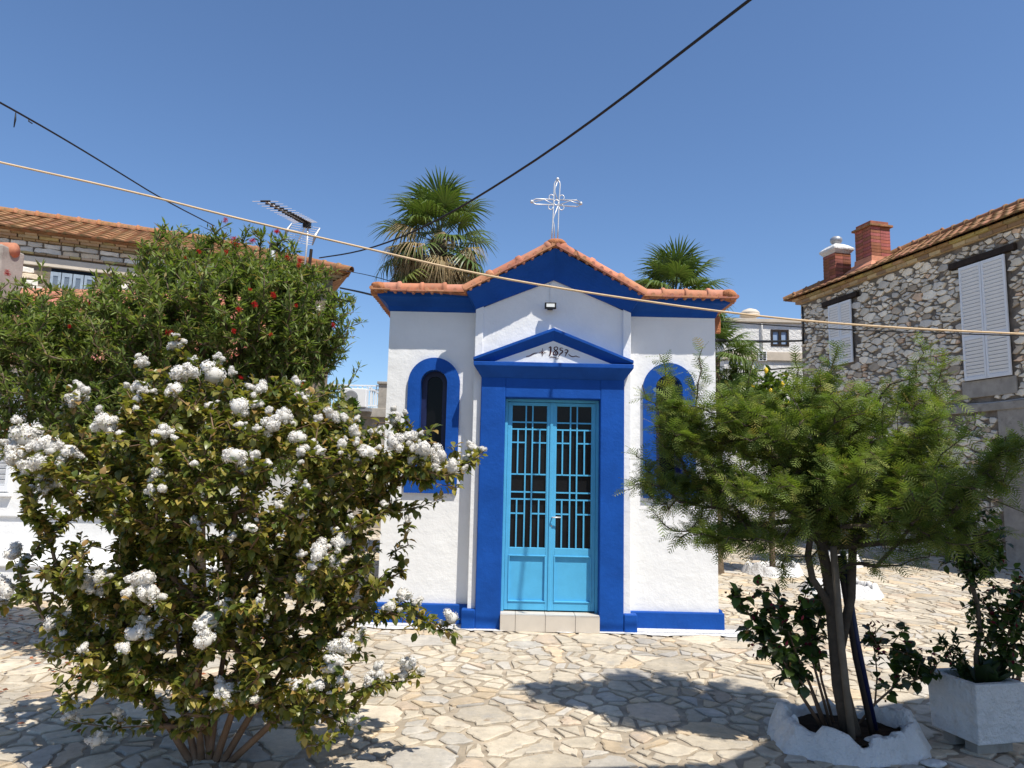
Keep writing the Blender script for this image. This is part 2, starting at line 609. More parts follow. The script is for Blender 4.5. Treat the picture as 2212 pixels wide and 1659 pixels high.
# fallen leaves on the left of the square
n = 1100
pos = np.c_[RNG.uniform(-5.2, -1.4, n), RNG.uniform(4.4, 8.2, n), RNG.uniform(0.012, 0.02, n)]
keep = RNG.random(n) < np.clip(1.2 - np.abs(pos[:, 0] + 3.6) * 0.35, 0.1, 1) * np.clip((pos[:, 1] - 4) / 3, 0.1, 1)
pos = pos[keep]; n = len(pos)
tv = np.array([(-.3, 0, 0.05), (0, -.7, 0), (.3, 0, .08), (0, .7, .02)]); tf = np.array([(0, 1, 2), (0, 2, 3)])
a = RNG.uniform(0, 6.28, n)
X = np.c_[np.cos(a), np.sin(a), 0.2 * RNG.normal(size=n)]; Y = np.c_[-np.sin(a), np.cos(a), 0.2 * RNG.normal(size=n)]
V, F, T = scatter(tv, tf, pos, X, Y, np.cross(X, Y), RNG.uniform(0.025, 0.05, n), RNG.uniform(0.5, 1.5, (n, 1)) * np.array([[1, 1, 1]]))
tag(link('fallen_leaves', np_mesh('fallen_leaves', V, F, 'dry_leaf', T)), 'brown fallen leaves scattered on the paving by the white wall', 'leaves', None, 'stuff')

# hill far behind
hm = MB()
hx = np.linspace(-900, 500, 60)
hz = [70 + 22 * math.sin(x * 0.006 + 1) + 9 * math.sin(x * 0.021) + 4 * math.sin(x * .07) for x in hx]
hm.v = [(x, 1150, -1) for x in hx] + [(x, 1250, z * 0.5) for x, z in zip(hx, hz)] + [(x, 1400, z) for x, z in zip(hx, hz)]
hm.f = [(i, i + 1, 61 + i, 60 + i) for i in range(59)] + [(60 + i, 61 + i, 121 + i, 120 + i) for i in range(59)]
hm.c = [(1, 1, 1)] * 180
tag(hm.build('hill', 'hazed_hill', None, True), None, None, None, 'structure')

# ================================================================== CHAPEL
CHX = 0.4325
WY, BY, PY, TY = 7.72, 7.56, 7.50, 7.49      # wing wall, bay strip, portal front, tympanum
X0, X1 = CHX - 1.80, CHX + 1.80
B0, B1 = CHX - 0.8435, CHX + 0.8435
ZW, ZA = 3.345, 3.70
BACK = 11.2
chapel = thing('chapel', (CHX, WY, 0), 'small white chapel with royal blue trim, light blue door and terracotta roof', 'chapel')

def arch(cx, zb, zt, hw, n=14):
    """outline of an arched opening, counter-clockwise seen from the front"""
    zc = zt - hw
    pts = [(cx - hw, zb), (cx + hw, zb)]
    pts += [(cx + hw * math.cos(math.pi * k / n), zc + hw * math.sin(math.pi * k / n)) for k in range(n + 1)]
    return pts

def plate_with_hole(outer, hole, y, mb):
    bm = bmesh.new()
    for ring in (outer, hole):
        vs = [bm.verts.new((p[0], y, p[1])) for p in ring]
        for i in range(len(vs)):
            bm.edges.new((vs[i], vs[(i + 1) % len(vs)]))
    bmesh.ops.triangle_fill(bm, use_beauty=True, use_dissolve=False, edges=bm.edges[:])
    bm.verts.index_update()
    mb.add([v.co[:] for v in bm.verts], [[v.index for v in f.verts] for f in bm.faces])
    bm.free()

WINX, WZB, WZT = 1.284, 1.36, 2.83       # window centre offset and surround extents
walls = MB()
for sx in (-1, 1):
    wcx = CHX + sx * WINX
    outer = [(X0, 0.1), (B0 + 0.05, 0.1), (B0 + 0.05, ZW), (X0, ZW)] if sx < 0 else [(B1 - 0.05, 0.1), (X1, 0.1), (X1, ZW), (B1 - 0.05, ZW)]
    hole = arch(wcx, WZB + 0.14, WZT - 0.135, 0.145)
    plate_with_hole(outer, hole, WY, walls)
walls.add([(X0, WY, 0), (X0, BACK, 0), (X0, BACK, ZW), (X0, WY, ZW)], [(0, 1, 2, 3)])
walls.add([(X1, WY, 0), (X1, BACK, 0), (X1, BACK, ZW), (X1, WY, ZW)], [(0, 1, 2, 3)])
walls.add([(X0, BACK, 0), (X1, BACK, 0), (X1, BACK, ZW), (CHX, BACK, ZA + .2), (X0, BACK, ZW)], [(0, 1, 2, 3, 4)])
walls.build('wall', 'white_plaster', chapel)

bay = MB()
DX0, DX1, DZ0, DZ1 = -0.066, 0.944, 0.17, 2.39     # door opening
bz = [(B0, ZW + 0.006), (CHX, ZA), (B1, ZW + 0.006)]
# panel above and beside the portal, with the door opening left free
bay.add([(B0 + .05, BY + .03, 0.05), (DX0 - .01, BY + .03, 0.05), (DX0 - .01, BY + .03, DZ1 + .01), (B0 + .05, BY + .03, DZ1 + .01)], [(0, 1, 2, 3)])
bay.add([(DX1 + .01, BY + .03, 0.05), (B1 - .05, BY + .03, 0.05), (B1 - .05, BY + .03, DZ1 + .01), (DX1 + .01, BY + .03, DZ1 + .01)], [(0, 1, 2, 3)])
bay.add([(B0 + .05, BY + .03, DZ1 + .01), (B1 - .05, BY + .03, DZ1 + .01), (B1 - .05, BY + .03, ZW + .02), (CHX, BY + .03, ZA + .02), (B0 + .05, BY + .03, ZW + .02)], [(0, 1, 2, 3, 4)])
bay.build('gable_wall', 'white_plaster', chapel)
for sx in (-1, 1):
    xo = CHX + sx * 0.8435; xi = CHX + sx * 0.758
    z_o = ZW + 0.006; z_i = ZW + 0.006 + (ZA - ZW) * 0.0855 / 0.8435
    MB().prism([(xo, BY, 0.1), (xi, BY, 0.1), (xi, BY, z_i), (xo, BY, z_o)], (0, 0.19, 0)).build('pilaster', 'white_plaster', chapel, False, 0.006)

# plinth
def plinth(a, b):
    return MB().box(a, b)
plinth((X0 - 0.05, WY - 0.05, 0.0), (B0 + 0.0, WY + 0.02, 0.215)).build('plinth', 'blue_paint', chapel, False, 0.012)
plinth((B1 - 0.0, WY - 0.05, 0.0), (X1 + 0.05, WY + 0.02, 0.185)).build('plinth', 'blue_paint', chapel, False, 0.012)
plinth((B0 - 0.055, PY - 0.012, 0.0), (-0.325, BY + 0.04, 0.20)).build('plinth', 'blue_paint', chapel, False, 0.012)
plinth((1.20, PY - 0.012, 0.0), (B1 + 0.06, BY + 0.04, 0.185)).build('plinth', 'blue_paint', chapel, False, 0.012)
for x in (X0, X1):
    s = -1 if x == X0 else 1
    plinth((min(x, x + .05 * s), WY + .021, 0), (max(x, x + .05 * s), BACK, .2)).build('plinth', 'blue_paint', chapel, False, 0.012)

# portal frame
P0, P1, PZ = -0.327, 1.197, 2.64
MB().box((P0, PY, 0.0), (DX0, BY + 0.16, PZ)).build('door_jamb', 'blue_paint', chapel, False, 0.01)
MB().box((DX1, PY, 0.0), (P1, BY + 0.16, PZ)).build('door_jamb', 'blue_paint', chapel, False, 0.01)
MB().box((DX0 - 0.002, PY + 0.003, DZ1), (DX1 + 0.002, BY + 0.16, PZ - 0.002)).build('door_lintel', 'blue_paint', chapel, False, 0.01)
# cornice over the door: chamfer then thin fascia
cz = 2.60
prof = [(PY + .05, cz), (PY - 0.004, cz), (PY - .012, cz + .012), (PY - .085, cz + .105), (PY - .095, cz + .115), (PY - .095, cz + .16), (PY + .05, cz + .165)]
oxs = [0, 0, .008, .075, .085, .085, .085]
mb = MB()
nP = len(prof)
for s, xe in ((-1, P0), (1, P1)):
    mb.v += [(xe + s * oxs[i], prof[i][0], prof[i][1]) for i in range(nP)]
mb.c = [(1, 1, 1)] * len(mb.v)
mb.f = [tuple(range(nP)), tuple(range(nP, 2 * nP))] + [(i, (i + 1) % nP, (i + 1) % nP + nP, i + nP) for i in range(nP)]
mb.build('cornice', 'blue_paint', chapel, False, 0.006)
# raking pediment bands
ptz, pex = 3.135, 0.865
pz0 = cz + .168
for s in (-1, 1):
    xo = CHX + s * (0.762 + .085)
    th = 0.034
    top = [(CHX, ptz), (xo, pz0 + th)]
    bot = [(xo, pz0), (xo - s * .0, pz0), (CHX, ptz - th * 1.05)]
    # front fascia slab from the bay wall to the front
    poly = [(CHX, PY - .095, ptz), (xo, PY - .095, pz0 + th), (xo, PY - .095, pz0 + .002), (CHX, PY - .095, ptz - th * 1.05)]
    m1 = MB().prism(poly, (0, 0.19, 0))
    # inner moulding sloping back to the tympanum
    q0 = [(CHX, ptz - th * 1.05), (xo, pz0 + .002)]
    k = 0.105
    vs = [(CHX, PY - .090, ptz - th * 1.0), (xo - s * .01, PY - .090, pz0 + .004), (CHX, PY + .0, ptz - th * 1.0 - k), (xo - s * .25, PY + .0, pz0 + .004),
          (CHX, PY + .06, ptz - th * 1.0), (xo - s * .01, PY + .06, pz0 + .004)]
    m1.add(vs, [(0, 1, 3, 2), (0, 1, 5, 4), (2, 3, 5, 4), (1, 3, 5)])
    m1.build('pediment_band', 'blue_paint', chapel, False, 0.004)
MB().prism([(CHX - .84, TY, pz0 - .02), (CHX + .84, TY, pz0 - .02), (CHX, TY, ptz - .03)], (0, 0.04, 0)).build('tympanum', 'white_plaster', chapel)

# painted date and ornament on the tympanum
def z3(x, y):
    return aty((2000 + x * 0.18083) * 0.553, (1250 + y * 0.18083) * 0.553, TY - 0.004)
def stroke(pts, ws, name='painted_stroke'):
    P = [z3(*p) for p in pts]
    # smooth by chaikin
    W = list(ws) if hasattr(ws, '__len__') else [ws] * len(P)
    for _ in range(2):
        Q, U = [P[0]], [W[0]]
        for i in range(len(P) - 1):
            Q += [P[i] * .75 + P[i + 1] * .25, P[i] * .25 + P[i + 1] * .75]; U += [W[i] * .75 + W[i + 1] * .25, W[i] * .25 + W[i + 1] * .75]
        Q.append(P[-1]); U.append(W[-1]); P, W = Q, U
    m = MB()
    for i, p in enumerate(P):
        d = P[min(i + 1, len(P) - 1)] - P[max(i - 1, 0)]
        nn = np.array([-d[2], 0, d[0]]); nn /= np.linalg.norm(nn) + 1e-9
        w = W[i] * 0.00062 / 2
        for s in (-1, 1):
            m.v.append(tuple(p + nn * w * s)); m.c.append((1, 1, 1))
    m.f = [(2 * i, 2 * i + 1, 2 * i + 3, 2 * i + 2) for i in range(len(P) - 1)]
    return m
lt = [([(795, 603), (840, 570), (838, 640), (828, 745), (795, 780)], [10, 22, 26, 26, 8]),
      ([(985, 640), (990, 590), (945, 578), (905, 600), (915, 640), (985, 690), (990, 735), (945, 762), (890, 740), (895, 695), (960, 650), (985, 625)], [16, 14, 16, 16, 18, 22, 20, 22, 22, 16, 14, 12]),
      ([(1105, 612), (1035, 602), (1040, 655), (1085, 655), (1100, 690), (1040, 735), (1000, 790)], [8, 16, 18, 20, 24, 20, 8]),
      ([(1138, 660), (1160, 636), (1222, 662), (1180, 710), (1148, 785)], [8, 16, 20, 18, 10]),
      ([(1140, 700), (1190, 718)], [12, 16]),
      ([(305, 785), (380, 780), (460, 725), (555, 708)], [12, 14, 16, 6]),
      ([(1220, 738), (1265, 780), (1325, 795), (1385, 775), (1415, 795), (1470, 804)], [12, 16, 14, 14, 12, 6]),
      ([(810, 808), (850, 795), (920, 805), (985, 815)], [8, 14, 14, 4]),
      ([(925, 835), (970, 842), (1018, 816)], [8, 12, 4]),
      ([(660, 605), (656, 665)], [4, 16]), ([(656, 735), (655, 780)], [16, 10]), ([(575, 703), (625, 702)], [10, 14]), ([(690, 698), (745, 702)], [14, 4]),
      ([(636, 700), (676, 700)], [34, 34]), ([(932, 712), (956, 712)], [26, 26])]
lt += [([(x - 6, y), (x + 6, y)], [13, 13]) for x, y in ((633, 673), (680, 672), (633, 728), (682, 728))]
for pts, ws in lt:
    stroke(pts, ws).build('painted_date', 'lettering', chapel)

# cove under the roof
cprof = [(0, 0), (0.012, 0.012), (0.022, 0.05), (0.05, 0.09), (0.095, 0.12), (0.115, 0.128), (0.12, 0.168), (0.135, 0.172)]
def sweep(path, outs, name, prof=cprof):
    mb = MB()
    n = len(prof)
    for p, o in zip(path, outs):
        p = np.array(p, float); o = np.array(o, float)
        for a, h in prof:
            mb.v.append(tuple(p + o * a + np.array([0, 0, h]))); mb.c.append((1, 1, 1))
        mb.v.append(tuple(p + np.array([0, 0, prof[-1][1]]) - 0.02 * o)); mb.c.append((1, 1, 1))
        mb.v.append(tuple(p - 0.02 * o)); mb.c.append((1, 1, 1))
    n += 2
    for i in range(len(path) - 1):
        for k in range(n):
            mb.f.append((i * n + k, i * n + (k + 1) % n, (i + 1) * n + (k + 1) % n, (i + 1) * n + k))
    mb.f.append(tuple(range(n))); mb.f.append(tuple(range((len(path) - 1) * n, len(path) * n)))
    return mb.build(name, 'blue_paint', chapel)
sweep([(B0 + .03, WY, ZW), (X0, WY, ZW), (X0, BACK, ZW)], [(0, -1.5, 0), (-1, -1.5, 0), (-1, 0, 0)], 'eaves_cove')
sweep([(B1 - .03, WY, ZW), (X1, WY, ZW), (X1, BACK, ZW)], [(0, -1.5, 0), (1, -1.5, 0), (1, 0, 0)], 'eaves_cove')
# gable cove: ruled between the wall line and the steeper verge line
GY = BY - 0.215
GT = aty(1196, 535, GY)[2]
GK = aty(1008, 630, GY)
GKx, GKz = abs(GK[0] - CHX), GK[2]
for s in (-1, 1):
    mb = MB()
    n = 8
    for t in (0, 1):
        bx = CHX + s * (0.8435 * (1 - t)); bzz = (ZW + .006) * (1 - t) + ZA * t
        tx = CHX + s * (GKx * (1 - t)); tz = GKz * (1 - t) + GT * t
        for k in range(n + 1):
            a = k / n
            f = 1 - math.cos(a * math.pi / 2) * 1.0
            f = 0.75 * f + 0.25 * a
            mb.v.append((bx + (tx - bx) * f, BY + .002 + (GY - BY) * f, bzz + (tz - bzz) * a)); mb.c.append((1, 1, 1))
        mb.v.append((tx, BY + .2, tz)); mb.c.append((1, 1, 1))
        mb.v.append((bx, BY + .2, bzz)); mb.c.append((1, 1, 1))
    n += 3
    mb.f = [(k, (k + 1) % n, (k + 1) % n + n, k + n) for k in range(n)] + [tuple(range(n)), tuple(range(n, 2 * n))]
    mb.build('gable_cove', 'blue_paint', chapel)

# roof covering behind the verge (profile swept back)
ez = ZW + 0.168
def roof_z(x, front):
    a = abs(x - CHX)
    if a < GKx: return GKz + (GT - GKz) * (1 - a / GKx) + 0.02
    return ez + 0.012
rf = MB()
rx = np.linspace(X0 - 0.19, X1 + 0.19, 120)
for y in (WY - .12, BACK + .15):
    for x in rx:
        rf.v.append((x, y, max(roof_z(x, True), ez + .01) + 0.012 * math.sin(x * 2 * math.pi / 0.2))); rf.c.append((1, 1, 1))
rf.f = [(i, i + 1, 121 + i, 120 + i) for i in range(119)]
ro = rf.build('roof_covering', 'terracotta', chapel, True, 0, True)
md = ro.modifiers.new('solid', 'SOLIDIFY'); md.thickness = 0.025

# verge tiles, cap tiles and mortar lumps along the front
def vt_mesh(L):
    m = MB()
    m.box((0, -0.02, 0.0), (L * 0.99, 0.16, 0.016))
    for k in range(2):
        c = L * (0.27 + 0.5 * k)
        m.tube([(c, -0.012, 0.0), (c, 0.12, 0.0)], 0.020, 8)
        m.tube([(c + .05, -0.018, 0.020), (c + .05, 0.12, 0.024)], 0.022, 8)
    return m
g = np.random.default_rng(8)
def tinted(mb, name, mat, smooth=False):
    b = g.uniform(0.78, 1.2)
    c = (b, b * g.uniform(0.9, 1.08), b * g.uniform(0.85, 1.1))
    mb.c = [c] * len(mb.v)
    return mb.mesh(name, mat, smooth, True)
vt_var = [tinted(vt_mesh(0.2), 'verge_tile', 'terracotta') for _ in range(6)]
def cap_mesh(L, r):
    m = MB()
    n = 12
    secs = [(-0.01, r * 0.94), (L * .72, r * 1.0), (L * .80, r * 1.04), (L * .82, r * 1.17), (L * .93, r * 1.2), (L * .965, r * 1.13), (L * .97, r * 0.98), (L, r * .95)]
    for x, rr in secs:
        for k in range(n + 1):
            t = math.pi * (k / n * 1.16 - 0.08)
            m.v.append((x, -rr * math.cos(t), rr * math.sin(t))); m.c.append((1, 1, 1))
    for i in range(len(secs) - 1):
        for k in range(n):
            m.f.append((i * (n + 1) + k, i * (n + 1) + k + 1, (i + 1) * (n + 1) + k + 1, (i + 1) * (n + 1) + k))
    return m
cap_var = [tinted(cap_mesh(0.265, 0.076), 'cap_tile', 'terracotta', True) for _ in range(5)]
cap_var2 = [tinted(cap_mesh(0.315, 0.07), 'cap_tile', 'terracotta', True) for _ in range(5)]
def run(pA, pB, L, meshes, name, dz=0.0, dy=0.0, sx=1):
    pA, pB = np.array(pA, float), np.array(pB, float)
    D = pB - pA; LL = np.linalg.norm(D)
    k = max(1, int(round(LL / L)))
    ex = Vector(D / LL); ey = Vector((0, 1, 0)); ey = (ey - ex * ey.dot(ex)).normalized(); ezv = ex.cross(ey)
    if ezv.z < 0: ezv = -ezv
    for i in range(k):
        p = pA + D * i / k + np.array([0, dy, 0]) + np.array(ezv) * dz
        M = Matrix((ex * (LL / k / L), ey, ezv)).transposed().to_4x4() @ Matrix.Rotation(g.normal() * 0.015, 4, 'Z')
        M.translation = Vector(p) + Vector((0, 0, g.normal() * 0.003))
        link(name, random.choice(meshes), chapel, M)
WFY = WY - 0.235
kx = GKx + 0.01
wzL = ez + 0.005
# wings
run((CHX - kx - .02, WFY, wzL), (X0 - 0.17, WFY, wzL), 0.2, vt_var, 'verge_tile')
run((CHX + kx + .02, WFY, wzL), (X1 + 0.17, WFY, wzL), 0.2, vt_var, 'verge_tile')
run((X0 - .10, WFY, wzL + .018), (CHX - kx + .03, WFY, wzL + .008), 0.265, cap_var, 'cap_tile', 0.018, 0.075)
run((X1 + .10, WFY, wzL + .018), (CHX + kx - .03, WFY, wzL + .008), 0.265, cap_var, 'cap_tile', 0.018, 0.075)
# rakes
for s in (-1, 1):
    lo = (CHX + s * kx, GY - .03, GKz + .006); hi = (CHX + s * 0.02, GY - .03, GT + .006)
    run(lo, hi, 0.2, vt_var, 'verge_tile')
    run(lo, hi, 0.315, cap_var2, 'cap_tile', 0.018, 0.07)
# side eaves tile ends
for s in (-1, 1):
    xe = (X0 - .185) if s < 0 else (X1 + .185)
    for i in range(17):
        y = WFY + 0.12 + i * 0.2
        M = Matrix.Rotation(math.pi / 2 * (-s), 4, 'Z')
        M = Matrix.Rotation(-math.pi / 2, 4, 'Z') if s < 0 else Matrix.Rotation(math.pi / 2, 4, 'Z')
        M.translation = Vector((xe, y + (0.2 if s < 0 else 0), wzL + g.normal() * .003))
        link('eaves_tile', random.choice(vt_var), chapel, M)
def lump(name, c, r, mat, parent, seed, amp=0.25, sub=3, flat=0.0):
    bm = bmesh.new()
    bmesh.ops.create_icosphere(bm, subdivisions=sub, radius=1.0)
    gg = np.random.default_rng(seed)
    K = gg.normal(size=(14, 3)) * 2.2; ph = gg.uniform(0, 6.28, 14); am = gg.uniform(0.3, 1, 14)
    for v in bm.verts:
        q = np.array(v.co)
        f = 1 + amp * np.sum(am * np.sin(K @ q + ph)) / 6
        q = q * f * np.array(r)
        if flat and q[2] < -flat * r[2]: q[2] = -flat * r[2]
        v.co = q
    me = bpy.data.meshes.new(name)
    bm.to_mesh(me); bm.free()
    me.shade_smooth()
    me.materials.append(MATS[mat])
    return link(name, me, parent, Matrix.Translation(Vector(c)))
lump('ridge_mortar', (CHX, GY + .05, GT + .05), (0.125, 0.11, 0.062), 'mortar_red', chapel, 3, 0.18)
lump('corner_mortar', (X0 - .095, WFY + .06, wzL + .045), (0.10, 0.09, 0.062), 'mortar_red', chapel, 4, 0.25)
lump('corner_mortar', (X1 + .095, WFY + .06, wzL + .045), (0.10, 0.09, 0.066), 'mortar_red', chapel, 5, 0.25)
# tapering mortar fill where the verge meets the wings
for s in (-1, 1):
    MB().prism([(CHX + s * (kx - .05), WFY - .012, wzL - .028), (CHX + s * (kx + .38), WFY - .012, wzL - .001), (CHX + s * (kx + .38), WFY - .012, wzL + .012), (CHX + s * (kx - .05), WFY - .012, wzL + .02)], (0, .1, 0)).build('verge_mortar', 'mortar_red', chapel)

# arched windows
for sx in (-1, 1):
    wcx = CHX + sx * WINX
    mb = MB()
    outer = arch(wcx, WZB, WZT, 0.283, 24); hole = arch(wcx, WZB + 0.14, WZT - 0.135, 0.145, 24)
    plate_with_hole(outer, hole, WY - 0.035, mb)
    n = len(outer)
    for ring, yb in ((outer, WY + .01), (hole, WY + 0.13)):
        mb.add([(p[0], WY - 0.035, p[1]) for p in ring] + [(p[0], yb, p[1]) for p in ring], [(i, (i + 1) % n, (i + 1) % n + n, i + n) for i in range(n)])
    mb.build('window_surround', 'blue_paint', chapel)
    mb = MB()
    o2 = arch(wcx, WZB + 0.13, WZT - 0.13, 0.15, 24); h2 = arch(wcx, WZB + 0.19, WZT - 0.19, 0.085, 24)
    plate_with_hole(o2, h2, WY + 0.10, mb)
    mb.add([(p[0], WY + 0.10, p[1]) for p in h2] + [(p[0], WY + .13, p[1]) for p in h2], [(i, (i + 1) % n, (i + 1) % n + n, i + n) for i in range(n)])
    fr_ = mb.build('window_frame', 'blue_metal', chapel)
    mb = MB(); mb.add([(p[0], WY + 0.125, p[1]) for p in o2], [tuple(range(len(o2)))])
    mb.build('window_pane', 'glass_dark', fr_)

# double door
DYF = PY + 0.13
dmid = (DX0 + DX1) / 2
fr = MB()
fr.box((DX0, DYF - .012, DZ0), (DX0 + .03, DYF + .05, DZ1)).box((DX1 - .03, DYF - .012, DZ0), (DX1, DYF + .05, DZ1)).box((DX0 + .03, DYF - .011, DZ1 - .03), (DX1 - .03, DYF + .05, DZ1))
fr.build('door_frame', 'door_paint', chapel, False, 0.004)
for s in (0, 1):
    a, b = (DX0 + .032, dmid - .006) if s == 0 else (dmid + .006, DX1 - .032)
    L = MB()
    st = 0.040
    z0, z1, zp, zg = DZ0 + .012, DZ1 - .035, 0.74, 0.82
    L.box((a, DYF, z0), (a + st, DYF + .04, z1)).box((b - st, DYF, z0), (b, DYF + .04, z1))
    L.box((a + st, DYF + .001, z1 - .035), (b - st, DYF + .04, z1)).box((a + st, DYF + .001, zp), (b - st, DYF + .04, zg)).box((a + st, DYF + .001, z0), (b - st, DYF + .04, z0 + .085))
    leaf = L.build('door_leaf', 'door_paint', chapel, False, 0.004)
    MB().box((a + st - .005, DYF + .018, z0 + .08), (b - st + .005, DYF + .03, zp + .005)).build('door_panel', 'door_paint', leaf)
    mo = MB()
    pa, pb, pz0, pz1 = a + st - .004, b - st + .004, z0 + .082, zp + .003
    for q in (((pa, pz0), (pb, pz0 + .014)), ((pa, pz1 - .014), (pb, pz1)), ((pa, pz0 + .014), (pa + .014, pz1 - .014)), ((pb - .014, pz0 + .014), (pb, pz1 - .014))):
        mo.box((q[0][0], DYF - .008, q[0][1]), (q[1][0], DYF + .02, q[1][1]))
    mo.build('panel_moulding', 'door_paint', leaf, False, 0.004)
    MB().box((a + st - .005, DYF + .030, zg - .005), (b - st + .005, DYF + .036, z1 - .03)).build('glass_pane', 'ribbed_glass', leaf)
    ga, gb, gz0, gz1 = a + st, b - st, zg, z1 - .035
    W, Hh = gb - ga, gz1 - gz0
    X = lambda t: ga + W * t
    Z = lambda t: gz1 - Hh * t
    tb = 0.0075
    def vbar(t, u0, u1): MB().box((X(t) - tb, DYF + .006, Z(u1)), (X(t) + tb, DYF + .024, Z(u0))).build('grille_bar', 'door_paint', leaf)
    def hbar(u, t0, t1): MB().box((X(t0), DYF + .008, Z(u) - tb), (X(t1), DYF + .022, Z(u) + tb)).build('grille_bar', 'door_paint', leaf)
    for t in (.40, .585): vbar(t, 0, 1)
    for t in (.185, .79):
        vbar(t, .17, .49); vbar(t, .665, 1)
    for u in (.12, .17, .49, .615, .665): hbar(u, 0, 1)
    for u in (.265, .765):
        hbar(u, 0, .40); hbar(u, .585, 1)
    for t0, t1, u0, u1 in ((0, .02, 0, 1), (.98, 1, 0, 1)):
        MB().box((X(t0), DYF + .004, Z(u1)), (X(t1), DYF + .026, Z(u0))).build('glazing_bead', 'door_paint', leaf)
    if s == 1:
        h = MB().tube([(a + .012, DYF, 1.14), (a + .012, DYF - .04, 1.14), (a + .02, DYF - .045, 1.14), (a + .10, DYF - .045, 1.142)], .007, 8)
        h.build('handle', 'silver_metal', leaf, True)
        MB().tube([(a + .005, DYF + .002, 1.05), (a + .005, DYF - .012, 1.05)], .009, 8).build('lock', 'grey_metal', leaf)
MB().box((dmid - .018, DYF - .010, DZ0 + .012), (dmid + .012, DYF + .002, DZ1 - .035)).build('meeting_bar', 'door_paint', chapel, False, 0.003)
# dark space behind the door
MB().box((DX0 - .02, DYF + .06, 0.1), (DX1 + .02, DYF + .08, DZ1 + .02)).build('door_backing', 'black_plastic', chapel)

# tiled step
sx0, sx1 = DX0 - .002, DX1 + .002
MB().box((sx0, PY - .045, 0.0), (sx1, BY + .1, 0.155)).build('step_core', 'concrete', chapel)
cuts = [sx0, sx0 + .155, sx0 + .46, sx0 + .765, sx1 + .0]
for i in range(4):
    MB().box((cuts[i] + .002, PY - .058, 0.004), (cuts[i + 1] - .002, PY - .0455, 0.158)).build('step_tile', 'step_tile', chapel, False, 0.002)
    MB().box((cuts[i] + .002, PY - .058, 0.1585), (cuts[i + 1] - .002, BY + .1, 0.168)).build('step_tile', 'step_tile', chapel, False, 0.002)

# floodlight on the gable
fx, fz = aty(1189, 661, BY - .06)[[0, 2]]
fl = MB().box((fx - .062, BY - .085, fz - .032), (fx + .062, BY - .045, fz + .034)).box((fx - .055, BY - .091, fz - .026), (fx + .055, BY - .084, fz + .027))
flood = fl.build('floodlight', 'black_plastic', chapel, False, 0.006)
MB().box((fx - .044, BY - .094, fz - .018), (fx + .044, BY - .0905, fz + .018)).build('floodlight_glass', 'lamp_glass', flood)
MB().box((fx - .03, BY - .05, fz - .025), (fx + .03, BY + .028, fz - .01)).build('floodlight_bracket', 'black_plastic', flood)
MB().tube([(fx, BY + .02, fz), (fx + .004, BY + .022, fz + .1), (fx - .003, BY + .022, fz + .2), (fx, BY + .02, fz + .28)], .005, 6).build('lamp_cable', 'white_paint', chapel, True)

# metal cross on the ridge
cyy = GY + .05
def zc8(x, y):
    return aty((1900 + x * .51238) * .553, (600 + y * .51238) * .553, cyy)
def loop8(pts, r, closed=False):
    P = [zc8(*p) for p in pts]
    if closed: P.append(P[0])
    return MB().tube(P, r, 8)
cross = loop8([(498, 645), (503, 560), (512, 395), (514, 300), (518, 230), (527, 212), (541, 205), (555, 212), (562, 232), (558, 300), (552, 395), (547, 560), (544, 645)], .0068).build('cross', 'silver_metal', chapel, True)
def crossbit(pts, r=.006): loop8(pts, r).build('cross_bar', 'silver_metal', cross, True)
crossbit([(553, 395), (690, 404), (706, 398), (713, 380), (706, 362), (690, 356), (556, 352)], .0068)
crossbit([(514, 391), (378, 387), (362, 380), (356, 366), (362, 352), (380, 345), (513, 350)], .0068)
th = np.linspace(0, 2 * math.pi, 17)
crossbit([(533 + 18 * math.cos(t), 373 + 20 * math.sin(t)) for t in th], .007)
for cx_, cy_, a0, a1 in ((495, 332, 0.1, 4.9), (575, 335, -1.7, 2.9), (490, 408, 1.0, 5.4), (573, 411, -2.3, 2.3)):
    t = np.linspace(a0, a1, 12)
    q = {495: (90, 360), 575: (180, 450), 490: (0, 270), 573: (-90, 180)}[cx_]
    aa = np.radians(np.linspace(q[0], q[1], 12))
    crossbit([(cx_ + 18 * math.cos(k), cy_ + 19 * math.sin(k)) for k in aa], .0055)
crossbit([(541, 215), (524, 265), (522, 295), (541, 350)], .0055)
crossbit([(545, 398), (516, 480), (508, 505), (516, 545), (519, 645)], .0055)
crossbit([(512, 388), (440, 350), (365, 368)], .005)
crossbit([(556, 392), (635, 360), (708, 384)], .005)
for x, y in ((543, 195), (346, 366), (720, 380)):
    c = zc8(x, y)
    MB().lathe(c, [(0.003, -.02), (.013, -.014), (.019, 0), (.013, .014), (.003, .02)], 10).build('finial', 'silver_metal', cross, True)
# spare tile hanging at the back eaves corner
MB().box((X1 + .01, WY + .35, ez - .26), (X1 + .17, WY + .40, ez - .06)).build('eaves_return', 'mortar_red', chapel, False, .01)

# ================================================================== HOUSES
def mat_axes(ex, ey, ez, o):
    M = Matrix((Vector(ex), Vector(ey), Vector(ez))).transposed().to_4x4()
    M.translation = Vector(o)
    return M

